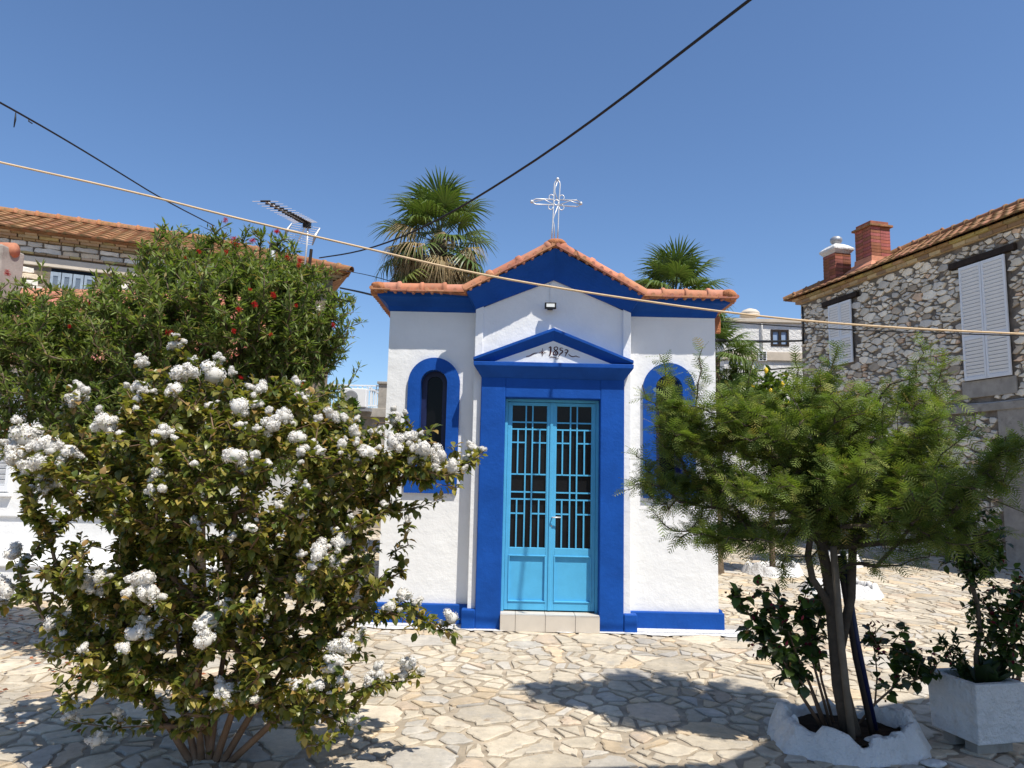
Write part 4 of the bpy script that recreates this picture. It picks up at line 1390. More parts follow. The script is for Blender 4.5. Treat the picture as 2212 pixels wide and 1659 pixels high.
oc = cable('overhead_cable', [(-60, 190), (0, 221), (130, 295), (250, 368), (350, 430), (463, 488)], 8.0, 16.5, .013, 'black_cable', 'thin black cable descending from the upper left to the old house roof')
d0 = aty(34, 243, 8.5); 
MB().tube([d0, aty(33, 258, 8.5), aty(30, 275, 8.5)], [.006, .012, .006], 5).build('cable_tail', 'black_cable', oc, True)
d0 = aty(62, 262, 8.9)
MB().tube([d0 + np.array([0, 0, .02]), d0, d0 + np.array([.05, 0, -.03])], .008, 5).build('cable_tail', 'black_cable', oc, True)
cable('overhead_cable', [(752, 586), (800, 595), (860, 612)], 15.8, 11.6, .008, 'black_cable', 'thin wire from the corner of the old house roof towards the left palm')
cable('overhead_cable', [(735, 622), (780, 631), (835, 645)], 15.5, 11.3, .02, 'black_cable', 'twisted black cable from the old house wall to the chapel eaves')
cable('overhead_cable', [(1545, 693), (1700, 705), (1900, 716), (2270, 727)], 11.3, 9.0, .009, 'black_cable', 'thin black cable in front of the stone house shutters below the beige cable')
cable('overhead_cable', [(1545, 735), (1600, 737), (1660, 738), (1733, 736)], 11.3, 20.0, .03, 'black_cable', 'thick black cable from the chapel corner to the edge of the stone house')
cable('overhead_cable', [(1590, 808), (1650, 799), (1735, 793)], 14.0, 20.0, .02, 'black_cable', 'black cable across the white house wall just above the lemon tree')

# ================================================================== AERIAL
ay_ = 13.0
def za(x, y, Y=ay_): return aty((900 + x * .27125) * .553, (700 + y * .27125) * .553, Y)
aer = thing('television_aerial', za(1075, 1360), 'television aerial with long toothed boom and grid reflector above the old house', 'aerial')
mast_top = za(1120, 640)
MB().tube([za(1060, 1400), za(1100, 950), mast_top], .018, 8).build('mast', 'silver_metal', aer, True)
b0, b1 = za(1110, 640, ay_), za(505, 320, ay_ - .9)
MB().tube([b0, b1], .016, 6).build('boom', 'grey_metal', aer, True)
exa = np.array([1.0, 0.25, 0.12]); exa /= np.linalg.norm(exa)
for i in range(15):
    t = 1 - (i / 14) ** .8
    t = [1, .89, .79, .69, .60, .51, .44, .38, .32, .26, .21, .17, .13, .09, .06][i]
    p = b0 + (b1 - b0) * t
    h_ = .22
    MB().tube([p - exa * h_, p + exa * h_], .005, 5).build('element', 'silver_metal', aer)
    MB().tube([p - exa * .085 + UP * .004, p + exa * .085 + UP * .004], .018, 6).build('director', 'black_plastic', aer)
q = [za(885, 635), za(1290, 705), za(1180, 950), za(765, 875)]
for i in range(9):
    t = i / 8
    a_ = q[0] * (1 - t) + q[3] * t; b_ = q[1] * (1 - t) + q[2] * t
    MB().tube([a_, b_], .005, 5).build('reflector_rod', 'silver_metal', aer)
for a_, b_ in ((q[0], q[3]), (q[1], q[2])):
    MB().tube([a_, (a_ + b_) / 2 - np.array([0, .06, 0]), b_], [.012, .03, .012], 6).build('reflector_edge', 'grey_metal', aer)
MB().tube([za(1075, 690), za(965, 915)], .014, 6).build('reflector_spine', 'silver_metal', aer)
MB().box(tuple(za(1090, 660) - np.array([.05, .05, .05])), tuple(za(1110, 640) + np.array([.06, .05, .04]))).build('mast_clamp', 'black_plastic', aer)
MB().tube([za(1135, 1290), za(1165, 1010)], .03, 8).build('post', 'dark_wood', aer)

# ================================================================== TREES AND SHRUBS
def blob_points(blobs, n, g, shell=0.55):
    """points in a union of ellipsoids given in picture coordinates: (u, v, ru, rv, Y, rY, weight)"""
    w = np.array([b[2] * b[3] * b[5] * (b[6] if len(b) > 6 else 1) for b in blobs]); w = w / w.sum()
    out = []
    for b, k in zip(blobs, g.multinomial(n, w)):
        d = nrm(g.normal(size=(k, 3)))
        r = g.random(k) ** (1 / 3) * (1 - shell) + shell * g.random(k) ** .25
        r = np.clip(r, 0, 1)[:, None]
        q = d * r
        for x, y, z in q:
            Y = b[4] + y * b[5]
            # the picture offsets are taken at the blob's own depth so that it stays an ellipsoid
            c = aty(b[0] + x * b[2], b[1] + z * b[3], b[4])
            out.append((c[0], Y, c[2]))
    return np.array(out)

def grow(base, targets, g, step=.16, pull=.35, droop=0.0):
    """branch skeleton: every target joins the nearest node, counting the way back to the base"""
    P = [np.array(p, float) for p in base]
    par = [-1] + list(range(len(base) - 1))
    plen = [0.0]
    for i in range(1, len(P)): plen.append(plen[-1] + np.linalg.norm(P[i] - P[i - 1]))
    A = np.zeros((len(targets) * 14 + len(P) + 10, 3)); LN_ = np.zeros(len(A))
    A[:len(P)] = P; LN_[:len(P)] = plen
    n = len(P)
    root = A[n - 1].copy()
    order = np.argsort(np.linalg.norm(targets - root, axis=1))
    ends = []
    for i in order:
        t = targets[i]
        d = np.linalg.norm(A[:n] - t, axis=1)
        k = int(np.argmin(d + pull * LN_[:n]))
        L = d[k]
        m = max(1, int(L / step))
        prev = k
        a = A[k].copy()
        for j in range(1, m + 1):
            f = j / m
            q = a + (t - a) * f
            if j < m:
                q = q + g.normal(size=3) * .018 * L ** .5 + np.array([0, 0, .12 * L * f * (1 - f) * 2])
            if n >= len(A): break
            A[n] = q; LN_[n] = LN_[prev] + np.linalg.norm(q - A[prev])
            par.append(prev); prev = n; n += 1
        ends.append(prev)
    return A[:n], np.array(par), np.array(ends)

def limbs(A, par, ends, r_tip, r_base, expo=.5, sides=5):
    n = len(A)
    cnt = np.zeros(n)
    cnt[ends] += 1
    for i in range(n - 1, 0, -1):
        if par[i] >= 0: cnt[par[i]] += max(cnt[i], .5)
    rad = r_tip * np.maximum(cnt, 1) ** expo
    rad = np.minimum(rad, r_base)
    I = np.arange(1, n); J = par[1:]
    ok = J >= 0
    I, J = I[ok], J[ok]
    D = nrm(A[I] - A[J])
    h = np.where(np.abs(D[:, 2:3]) < .9, np.array([[0, 0, 1.0]]), np.array([[1.0, 0, 0]]))
    X = nrm(np.cross(D, h)); Y = np.cross(D, X)
    t = 2 * np.pi * np.arange(sides) / sides
    ring = np.cos(t)[None, :, None] * X[:, None] + np.sin(t)[None, :, None] * Y[:, None]
    rj = np.minimum(rad[J], rad[I] * 1.25)
    V0 = A[J][:, None] + ring * rj[:, None, None]
    V1 = (A[I] + D * .004)[:, None] + ring * rad[I][:, None, None]
    V = np.concatenate([V0, V1], 1).reshape(-1, 3)
    k = np.arange(sides)
    f = np.stack([k, (k + 1) % sides, sides + (k + 1) % sides, sides + k], 1)
    F = (f[None] + (np.arange(len(I)) * 2 * sides)[:, None, None]).reshape(-1, 4)
    return V, F, rad

OV = np.array([(0, 0, 0), (-.30, .30, .10), (0, .33, 0), (.30, .30, .10), (-.27, .68, .02), (0, .70, -.08), (.27, .68, .02), (0, 1.0, -.26)])
OVF = np.array([(0, 2, 1), (0, 3, 2), (1, 2, 5), (1, 5, 4), (2, 3, 6), (2, 6, 5), (4, 5, 7), (5, 6, 7)])
NAR = np.array([(0, 0, 0), (-.09, .5, .03), (.09, .5, .03), (0, 1, -.02), (0, .5, 0)])
NARF = np.array([(0, 4, 1), (0, 2, 4), (1, 4, 3), (4, 2, 3)])

def palette(cols, w, n, g, jit=.18):
    c = np.array(cols)[g.choice(len(cols), n, p=np.array(w) / sum(w))]
    return c * g.uniform(1 - jit, 1 + jit, (n, 1)) * g.uniform(.94, 1.06, (n, 3))

def twig_leaves(A, par, ends, g, per, back, size, spread, tv, tf, cols, w, upbias=.25, jitter=.05, jit=.18):
    """leaves spread along the last stretch of each twig"""
    P, D = [], []
    for e in ends:
        chain = [A[e]]
        k = e; L = 0
        while par[k] >= 0 and L < back:
            L += np.linalg.norm(A[k] - A[par[k]]); k = par[k]; chain.append(A[k])
        chain = np.array(chain)
        seg = np.linalg.norm(np.diff(chain, axis=0), axis=1)
        cum = np.r_[0, np.cumsum(seg)]
        m = g.poisson(per)
        s = g.random(m) ** 1.3 * min(cum[-1], back)
        if cum[-1] < 1e-6: continue
        idx = np.clip(np.searchsorted(cum, s) - 1, 0, len(seg) - 1)
        f = ((s - cum[idx]) / (seg[idx] + 1e-9))[:, None]
        p = chain[idx] * (1 - f) + chain[idx + 1] * f
        ax = nrm(chain[idx] - chain[idx + 1])
        rd = nrm(g.normal(size=(m, 3)))
        d = nrm(ax * (1 - spread) + rd * spread + np.array([0, 0, upbias]))
        P.append(p + rd * jitter * .3); D.append(d)
    P, D = np.vstack(P), np.vstack(D)
    X, Y, Z = frames(D, up=np.array([[0, 0, 1.0]]))
    n = len(P)
    return scatter(tv, tf, P, X, Y, Z, size * g.uniform(.6, 1.25, n), palette(cols, w, n, g, jit))

def merge(parts):
    Vs, Fs, Ts = [], [], []
    o = 0
    for V, F, T in parts:
        Vs.append(V); Fs.append(F + o); Ts.append(T); o += len(V)
    return np.vstack(Vs), np.vstack(Fs), np.vstack(Ts)

# ---- crape myrtle in front on the left
g = np.random.default_rng(101)
MY = 4.0
mb_blobs = [(520, 1030, 400, 215, MY, .70), (215, 1010, 165, 130, MY + .05, .45), (830, 1000, 165, 95, MY + .05, .42), (880, 1060, 110, 75, MY, .3), (500, 1210, 400, 150, MY, .62),
            (480, 1400, 280, 110, MY - .08, .50, .7), (280, 1430, 165, 80, MY - .15, .36, .8), (190, 1500, 95, 45, MY - .15, .25), (560, 880, 210, 95, MY + .05, .42), (385, 860, 120, 80, MY, .35),
            (700, 1460, 140, 100, MY - .1, .36, .8), (250, 1230, 150, 80, MY, .4), (330, 1330, 220, 110, MY, .45), (620, 1340, 190, 110, MY, .45), (190, 1390, 110, 60, MY - .05, .3), (120, 1100, 90, 80, MY, .3), (760, 1300, 90, 60, MY, .3), (490, 1530, 190, 75, MY, .3, .55), (860, 1345, 75, 30, MY, .2), (950, 1020, 60, 55, MY, .2), (880, 960, 110, 45, MY, .25), (150, 1280, 90, 35, MY, .25), (700, 1560, 60, 50, MY - .1, .25)]
fl_list = [(375,745,20),(390,805,33),(460,810,33),(170,832,16),(163,860,24),(310,785,18),(305,835,24),(300,862,20),(275,885,16),(517,882,30),(565,838,20),(590,918,28),(612,900,20),(645,945,26),(655,860,13),(715,897,22),(640,825,13),(455,875,14),
 (60,945,38),(35,990,34),(110,962,34),(152,975,30),(92,1000,28),(100,1050,25),(62,1015,26),(230,915,28),(350,935,23),(510,985,32),(528,1012,15),(795,975,26),(765,935,18),(770,905,11),(855,905,20),(850,955,26),(885,942,20),(915,970,28),(950,982,26),(975,1012,22),(1020,967,18),(1008,990,14),(822,930,16),(740,960,16),
 (660,1050,15),(655,978,18),(690,975,18),(440,1070,11),(340,1020,22),(330,1060,18),(352,1055,14),(655,1110,15),(545,1140,16),(420,1130,14),(690,1190,30),(735,1170,22),(720,1215,22),(650,1250,15),(310,1250,36),(325,1275,24),(30,1195,25),(10,1270,28),(185,1260,28),(215,1250,20),(120,1345,25),(450,1340,38),(500,1310,22),(290,1370,25),(268,1400,18),(312,1340,18),
 (480,1490,32),(472,1520,18),(550,1510,18),(735,1395,30),(720,1440,30),(775,1380,22),(800,1470,20),(885,1435,24),(870,1285,25),(842,1310,18),(905,1300,13),(975,1335,20),(180,1400,13),(150,1545,15),(210,1600,18),(760,1560,18),(690,1480,22),(640,1480,15),(815,1440,15),(255,1560,18),(560,1300,12),(600,1090,12),(250,1100,14),(420,1000,12),(580,1000,12),(830,1090,12),(760,1130,13),(880,1120,10),(500,1160,11)]
def crown_front(u, v):
    best = None
    for b in mb_blobs:
        e = ((u - b[0]) / b[2]) ** 2 + ((v - b[1]) / b[3]) ** 2
        if e < 1:
            y = b[4] - b[5] * math.sqrt(1 - e)
            best = y if best is None else min(best, y)
    return best if best is not None else MY
_ex = []
for u, v, r_ in fl_list:
    for _k in range(1 if r_ < 20 else 2):
        a_ = g.uniform(0, 6.28); _ex.append((u + math.cos(a_) * r_ * 1.25, v + math.sin(a_) * r_ * 1.15, r_ * g.uniform(.3, .55)))
fl_list = [(u, v, r_ * .9) for u, v, r_ in fl_list] + _ex
FP = []
for u, v, r_ in fl_list:
    Y = crown_front(u, v) + g.uniform(-.04, .06)
    FP.append((aty(u, v, Y), r_ * Y / FPX))
tg = blob_points(mb_blobs, 1600, g, .5)
tg = np.vstack([tg, np.array([p - np.array([0, 0, .03]) for p, _ in FP])])
tg = tg[tg[:, 2] > .12]
mbase = atz(452, 1640)
base = [mbase + np.array([0, 0, -.05]), mbase + np.array([.0, 0, .06])]
# several stems from the foot
A0 = [mbase + np.array([0, 0, -.05]), mbase + np.array([0, 0, .05])]
shrub = thing('crape_myrtle', tuple(mbase), 'large crape myrtle shrub with white frilly flower clusters in the left foreground', 'shrub')
stems_t = np.array([mbase + np.array(q) for q in ((-.10, .02, .35), (-.3, 0, .75), (.06, .05, .4), (.12, -.05, .8), (.3, .05, .7), (-.05, -.1, .8), (.45, 0, .6), (-.55, .02, .6), (0.2, .1, 1.2), (-.25, .1, 1.2), (.5, 0, 1.15), (-.6, 0, 1.1))])
A1, par1, _ = grow(A0, stems_t, g, .14, .05)
# main skeleton continues on the stems
def grow_on(A, par, targets, g, step, pull):
    P = list(A)
    plen = np.zeros(len(A))
    for i in range(1, len(A)): plen[i] = plen[par[i]] + np.linalg.norm(A[i] - A[par[i]])
    buf = np.zeros((len(targets) * 16 + len(A) + 10, 3)); LL = np.zeros(len(buf))
    buf[:len(A)] = A; LL[:len(A)] = plen
    n = len(A); pr = list(par); ends = []
    root = A[0]
    for i in np.argsort(np.linalg.norm(targets - root, axis=1)):
        t = targets[i]
        d = np.linalg.norm(buf[:n] - t, axis=1)
        k = int(np.argmin(d + pull * LL[:n])); L = d[k]; a = buf[k].copy()
        m = max(1, int(L / step)); prev = k
        for j in range(1, m + 1):
            f = j / m
            q = a + (t - a) * f
            if j < m: q = q + g.normal(size=3) * .015 * L ** .5 + np.array([0, 0, .25 * L * f * (1 - f)])
            buf[n] = q; LL[n] = LL[prev] + np.linalg.norm(q - buf[prev]); pr.append(prev); prev = n; n += 1
        ends.append(prev)
    return buf[:n], np.array(pr), np.array(ends)
A, par, ends = grow_on(A1, par1, tg, g, .12, .22)
V, F, rad = limbs(A, par, ends, .0022, .024, .46)
ms = MB()
for (u1, v1, dy), (u2, v2) in zip(((395, 1520, .05), (425, 1500, -.06), (470, 1500, .04), (505, 1530, -.05), (550, 1530, .03), (360, 1560, -.04), (590, 1560, -.08)), ((375, 1330), (440, 1300), (490, 1320), (555, 1330), (640, 1400), (270, 1440), (690, 1470))):
    q0_ = mbase + np.array([(u1 - 470) * .0009, 0, -.02])
    ms.tube([q0_, aty(u1, v1, mbase[1] - .05 + dy), aty((u1 + u2) / 2 + 4, (v1 + v2) / 2, MY + dy * 1.5), aty(u2, v2, MY + dy * 2)], [.021, .017, .013, .008], 8)
sv = np.array(ms.v); sf = np.array([f for f in ms.f if len(f) == 4])
V, F = np.vstack([V, sv]), np.vstack([F, sf + len(V)])
link('trunk', np_mesh('trunk', V, F, 'myrtle_bark', None, True), shrub)
cols = [(.16, .17, .035), (.25, .23, .05), (.38, .30, .08), (.35, .22, .075), (.09, .12, .025)]
parts = [twig_leaves(A, par, ends, g, 22, .30, .050, .75, OV, OVF, cols, [4, 3.4, 1.6, 1.1, 2.5], .1, .03)]
V, F, T = merge(parts)
link('crown', np_mesh('crown', V, F, 'leaf', T), shrub)
def panicle(seed):
    gg = np.random.default_rng(seed)
    n = 620
    d = nrm(gg.normal(size=(n, 3)))
    # several rounded sub-clusters
    cc = nrm(gg.normal(size=(9, 3))) * gg.uniform(.2, .80, (9, 1)) * np.array([1.05, 1.05, .95])
    k = gg.integers(0, 9, n)
    sub = gg.uniform(.18, .44, (9,))
    P = cc[k] + d * sub[k][:, None]
    tv = np.array([(-.5, 0, .12), (0, -.12, 0), (.5, 0, .1), (.38, .55, .22), (0, .45, -.08), (-.4, .58, .1)])
    tf = np.array([(0, 1, 4), (1, 2, 3), (1, 3, 4), (0, 4, 5)])
    Z = nrm(d + gg.normal(size=(n, 3)) * .38)
    X = nrm(np.cross(Z, gg.normal(size=(n, 3)))); D = np.cross(Z, X)
    c = np.full((n, 3), .86) * gg.uniform(.92, 1.05, (n, 1)) * np.array([[1, .975, .93]])
    V1 = scatter(tv, tf, P, X, D, Z, gg.uniform(.11, .20, n), c)
    # yellow-green buds
    m = 60
    P2 = cc[gg.integers(0, 9, m)] + nrm(gg.normal(size=(m, 3))) * gg.uniform(.3, .62, (m, 1))
    oct_ = np.array([(1, 0, 0), (-1, 0, 0), (0, 1, 0), (0, -1, 0), (0, 0, 1), (0, 0, -1)], float)
    of = np.array([(0, 2, 4), (2, 1, 4), (1, 3, 4), (3, 0, 4), (2, 0, 5), (1, 2, 5), (3, 1, 5), (0, 3, 5)])
    I = np.tile(np.eye(3)[None], (m, 1, 1))
    V2 = scatter(oct_, of, P2, I[:, 0], I[:, 1], I[:, 2], gg.uniform(.03, .055, m), palette([(.30, .24, .06), (.22, .24, .06), (.35, .16, .06)], [1, 1, .6], m, gg))
    bm = bmesh.new(); bmesh.ops.create_icosphere(bm, subdivisions=1, radius=1.0)
    iv = np.array([v.co[:] for v in bm.verts]); bm.verts.index_update(); if_ = np.array([[v.index for v in f.verts] for f in bm.faces]); bm.free()
    I9 = np.tile(np.eye(3)[None], (10, 1, 1))
    V3 = scatter(iv, if_, np.vstack([cc, [[0, 0, 0]]]), I9[:, 0], I9[:, 1], I9[:, 2], np.r_[sub * .9, .62], np.full((10, 3), .80) * np.array([[1, .97, .9]]))
    V, F, T = merge([V1, V2, V3])
    return np_mesh('flower_cluster', V, F, 'petal', T)
pan = [panicle(i) for i in range(7)]
for i, (p, r_) in enumerate(FP):
    M = Matrix.Rotation(g.uniform(0, 6.28), 4, 'Z') @ Matrix.Rotation(g.normal() * .5, 4, 'X') @ Matrix.Diagonal((r_ * 1.12, r_ * 1.12, r_ * g.uniform(.85, 1.3), 1))
    M.translation = Vector(p)
    link('flower_cluster', pan[i % 7], shrub, M)

# ---- bottlebrush tree behind it
g = np.random.default_rng(202)
BYc = 6.3
bb = [(500, 700, 230, 150, BYc, 1.15), (640, 700, 120, 150, BYc + .1, .8), (300, 770, 230, 150, BYc, 1.0), (90, 820, 150, 170, BYc - .1, .8), (30, 760, 110, 130, BYc, .7), (420, 570, 130, 75, BYc, .6), (560, 545, 90, 50, BYc, .5), (300, 640, 80, 80, BYc, .5),
      (680, 850, 70, 110, BYc, .5), (400, 920, 330, 150, BYc, 1.1), (630, 610, 90, 50, BYc + .1, .5), (370, 510, 35, 50, BYc, .15, 1.2), (490, 500, 70, 22, BYc, .25), (600, 500, 14, 40, BYc, .1, 1.4), (60, 600, 60, 30, BYc, .2, .5), (160, 650, 90, 40, BYc, .35, .6), (200, 960, 220, 100, BYc, .8), (120, 620, 12, 50, BYc, .1, 1.3), (745, 690, 40, 60, BYc, .25, .8), (765, 770, 25, 30, BYc, .12, .8),
      (690, 590, 40, 30, BYc, .2), (260, 560, 70, 14, BYc, .1, 1.0), (60, 720, 130, 90, BYc, .7), (180, 740, 150, 90, BYc, .7), (235, 650, 70, 40, BYc, .4, .8), (20, 640, 60, 40, BYc, .3, .7), (560, 650, 130, 80, BYc, .9), (620, 760, 110, 90, BYc, .7)]
tg = blob_points(bb, 4700, g, .55)
tb = np.array([-2.75, 6.45, 0.0])
bt = thing('bottlebrush_tree', tuple(tb), 'broad bottlebrush tree with small red brush flowers in front of the old house', 'tree')
base = [tb + np.array([0, 0, -.05]), tb + np.array([.03, 0, .35]), tb + np.array([-.02, .02, .8]), tb + np.array([-.05, 0, 1.2])]
A, par, ends = grow(base, tg, g, .22, .30)
V, F, rad = limbs(A, par, ends, .003, .075, .48)
link('trunk', np_mesh('trunk', V, F, 'bark', None, True), bt)
cols = [(.175, .225, .06), (.25, .29, .10), (.115, .155, .042), (.28, .245, .10), (.26, .17, .085)]
V, F, T = twig_leaves(A, par, ends, g, 26, .24, .078, .78, NAR * np.array([1.45, 1, 1]), NARF, cols, [4, 2.6, 2.6, .8, .35], .15, .02)
link('crown', np_mesh('crown', V, F, 'leaf_dull', T), bt)
def brush(seed):
    gg = np.random.default_rng(seed)
    n = 130
    d = nrm(gg.normal(size=(n, 3)) * np.array([1, 1, .35]))
    P = np.c_[np.zeros(n), np.zeros(n), gg.uniform(-.9, .9, n)]
    tv = np.array([(-.035, 0, 0), (.035, 0, 0), (.03, 1, 0), (-.03, 1, 0)]); tf = np.array([(0, 1, 2, 3)])
    X, Y, Z = frames(d)
    c = palette([(.50, .018, .022), (.60, .05, .05), (.32, .012, .016)], [3, 1, 1], n, gg)
    V, F, T = scatter(tv, tf, P, X, Y, Z, gg.uniform(.7, 1.05, n), c)
    return np_mesh('brush_flower', V, F, 'petal', T)
br = [brush(i) for i in range(3)]
red = [(487, 476, 9), (507, 522, 17), (490, 545, 9), (545, 520, 10), (598, 500, 10), (620, 556, 8), (648, 563, 9), (645, 573, 8), (550, 657, 10), (516, 668, 9), (590, 637, 10), (365, 718, 11), (196, 658, 9), (16, 589, 10), (430, 543, 7), (400, 556, 5), (720, 702, 8), (585, 722, 6), (505, 715, 8), (640, 660, 6), (160, 880, 6), (655, 832, 8), (520, 815, 6), (540, 625, 6), (150, 705, 6)]
def bb_front(u, v):
    best = BYc
    for b in bb:
        e = ((u - b[0]) / b[2]) ** 2 + ((v - b[1]) / b[3]) ** 2
        if e < 1: best = min(best, b[4] - b[5] * math.sqrt(1 - e))
    return best
for i, (u, v, r_) in enumerate(red):
    Y = bb_front(u, v) - .03
    s_ = .72 * r_ * Y / FPX
    M = Matrix.Rotation(g.uniform(0, 6.28), 4, 'Z') @ Matrix.Rotation(g.normal() * .7, 4, 'X') @ Matrix.Diagonal((s_, s_, s_, 1))
    M.translation = Vector(aty(u, v, Y))
    link('brush_flower', br[i % 3], bt, M)

# ---- small bright leafy shrub beside the terrace
def simple_shrub(name, base, blobs, n, per, size, cols, w, label, cat, seed, tv=OV, tf=OVF, mat='leaf', bark='bark', rbase=.05, tip=.003, back=.25, step=.15, trunk=None, spread=.75, up=.2, group=None, pull=.3):
    g = np.random.default_rng(seed)
    t = thing(name, tuple(base), label, cat, group)
    tg = blob_points(blobs, n, g, .5)
    b0 = [np.array(base) + np.array([0, 0, -.03])] + ([np.array(p) for p in trunk] if trunk else [np.array(base) + np.array([0, 0, .1])])
    A, par, ends = grow(b0, tg, g, step, pull)
    V, F, rad = limbs(A, par, ends, tip, rbase, .48, 6)
    link('trunk', np_mesh('trunk', V, F, bark, None, True), t)
    V, F, T = twig_leaves(A, par, ends, g, per, back, size, spread, tv, tf, cols, w, up, .03)
    link('crown', np_mesh('crown', V, F, mat, T), t)
    return t, A, par, ends
GREEN = [(.07, .13, .02), (.10, .17, .03), (.045, .08, .018)]
simple_shrub('laurel_bush', (-2.75, 9.6, 0), [(745, 930, 45, 70, 9.6, .5), (752, 850, 16, 40, 9.6, .2), (720, 1000, 90, 80, 9.6, .5)], 130, 24, .10, GREEN, [3, 3, 1.5],
             'bright green bush with upright leafy tip below the terrace', 'bush', 7, NAR * np.array([2.3, 1, 1]), NARF, rbase=.04)

# ---- lemon trees behind the acacia, each in a whitewashed ring
def tree_ring(name, c, rx, ry, h, label, soil='ring_soil', seed=1, wall=.09, lumps=.25, group=None, cat='planter'):
    gg = np.random.default_rng(seed)
    t = thing(name, (c[0], c[1], 0), label, cat, group)
    n = 64
    K = gg.uniform(0, 6.28, 8)
    m = MB()
    rows = [(1.18, 0.0), (1.10, .35), (1.02, .75), (.98, .97), (.92, 1.0), (.86, .9), (.84, .4)]
    for f, z in rows:
        for k in range(n):
            a = 2 * math.pi * k / n
            hh = h * (1 + lumps * (math.sin(2 * a + K[0]) * .6 + math.sin(5 * a + K[1]) * .5 + math.sin(9 * a + K[2]) * .45 + .25 * math.sin(17 * a + K[3])))
            rr = 1 + .05 * math.sin(3 * a + K[4]) + .03 * math.sin(7 * a + K[5]) + .03 * math.sin(13 * a + K[6]) * z + gg.normal() * .012
            m.v.append((c[0] + math.cos(a) * rx * f * rr, c[1] + math.sin(a) * ry * f * rr, hh * z + (gg.normal() * .006 if z > .3 else 0) if z > 0 else -.005)); m.c.append((1, 1, 1))
    for i in range(len(rows) - 1):
        m.f += [(i * n + k, i * n + (k + 1) % n, (i + 1) * n + (k + 1) % n, (i + 1) * n + k) for k in range(n)]
    m.build('rim', 'whitewash', t, True)
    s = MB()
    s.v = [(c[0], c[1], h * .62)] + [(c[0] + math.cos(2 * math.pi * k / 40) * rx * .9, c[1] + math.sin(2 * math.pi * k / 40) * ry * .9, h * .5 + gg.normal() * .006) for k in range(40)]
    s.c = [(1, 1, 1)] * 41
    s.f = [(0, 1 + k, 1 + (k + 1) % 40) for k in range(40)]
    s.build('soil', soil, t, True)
    return t
tree_ring('tree_ring', (4.48, 12.3), .42, .42, .16, 'low whitewashed tree ring nearest the chapel, round the lemon tree', seed=3)
tree_ring('tree_ring', (4.72, 10.35), .48, .42, .17, 'low whitewashed tree ring with bare soil just behind the acacia trunk', seed=4)
tree_ring('tree_ring', (6.28, 13.8), .40, .40, .20, 'small far whitewashed tree ring at the shadow edge before the stone house', seed=5)
LEMON = [(.08, .13, .02), (.13, .18, .03), (.05, .085, .018), (.18, .19, .04)]
lt_, A, par, ends = simple_shrub('lemon_tree', (4.48, 12.3, .1), [(1640, 850, 75, 60, 12.3, .7), (1600, 830, 40, 50, 12.3, .4), (1690, 880, 60, 60, 12.3, .6), (1650, 930, 110, 80, 12.3, .8), (1600, 790, 12, 25, 12.3, .1), (1625, 785, 12, 20, 12.3, .1)], 420, 15, .12, LEMON, [3, 3, 2, .7],
             'lemon tree with yellow fruit standing in the ring beside the white house', 'tree', 8, OV * np.array([.8, 1, 1]), OVF, trunk=[(4.48, 12.3, .7), (4.5, 12.3, 1.3)], rbase=.05)
g = np.random.default_rng(5)
lem = MB().lathe((0, 0, 0), [(.004, -.05), (.022, -.038), (.034, -.01), (.034, .012), (.02, .036), (.006, .05)], 10)
plain('lemon_skin', (0.75, 0.50, 0.03), 0.5, 0.1, 8, 60, 0.1)
lem_me = lem.mesh('lemon', 'lemon_skin', True)
for i, (u, v) in enumerate([(1655, 800), (1625, 835), (1690, 830), (1648, 872), (1700, 870), (1610, 880), (1665, 845), (1680, 905)]):
    M = Matrix.Translation(Vector(aty(u, v, 11.75 + .1 * (i % 3))))
    link('lemon', lem_me, lt_, M)
simple_shrub('orange_tree', (6.28, 13.8, .1), [(1850, 990, 120, 110, 13.8, 1.0), (1960, 1060, 90, 70, 13.5, .7), (1780, 1050, 90, 80, 13.8, .7)], 330, 14, .13, LEMON, [3, 2, 3, .3],
             'citrus tree behind the acacia crown in front of the stone house wall', 'tree', 9, OV * np.array([.8, 1, 1]), OVF, trunk=[(6.28, 13.8, .7), (6.3, 13.8, 1.1)], rbase=.05)

# ---- acacia in the right foreground
g = np.random.default_rng(303)
AYc = 4.55
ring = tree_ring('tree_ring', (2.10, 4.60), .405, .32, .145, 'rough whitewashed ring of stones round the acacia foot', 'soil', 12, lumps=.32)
ac_blobs = [(1560, 960, 130, 110, AYc + .1, .50), (1500, 880, 80, 70, AYc + .15, .3), (1470, 1050, 95, 60, AYc + .1, .32), (1430, 1070, 55, 50, AYc + .1, .2), (1700, 900, 170, 100, AYc + .1, .6), (1660, 1060, 180, 100, AYc, .6),
            (1850, 920, 150, 90, AYc, .6), (1900, 1050, 200, 110, AYc - .25, .6), (1970, 870, 70, 60, AYc, .4), (2070, 1000, 110, 100, AYc - .35, .45), (2130, 1080, 80, 90, AYc - .4, .35), (1600, 1150, 110, 45, AYc, .4), (1520, 1140, 60, 35, AYc, .25), (1510, 815, 22, 45, AYc + .1, .1, 1.5), (1800, 830, 60, 50, AYc, .25), (1980, 810, 30, 45, AYc, .15, 1.3), (2120, 1190, 60, 45, AYc - .4, .22), (1950, 1150, 150, 50, AYc - .2, .4)]
ac_blobs += [(1455, 930, 60, 75, AYc + .1, .22, 1.4), (1480, 1000, 80, 80, AYc + .1, .28, 1.2), (1430, 1110, 55, 35, AYc + .1, .18, 1.2)]
ac_tips = blob_points(ac_blobs, 140, g, .8)
ac_ctr = aty(1800, 1080, AYc - .1)
ac_t = []
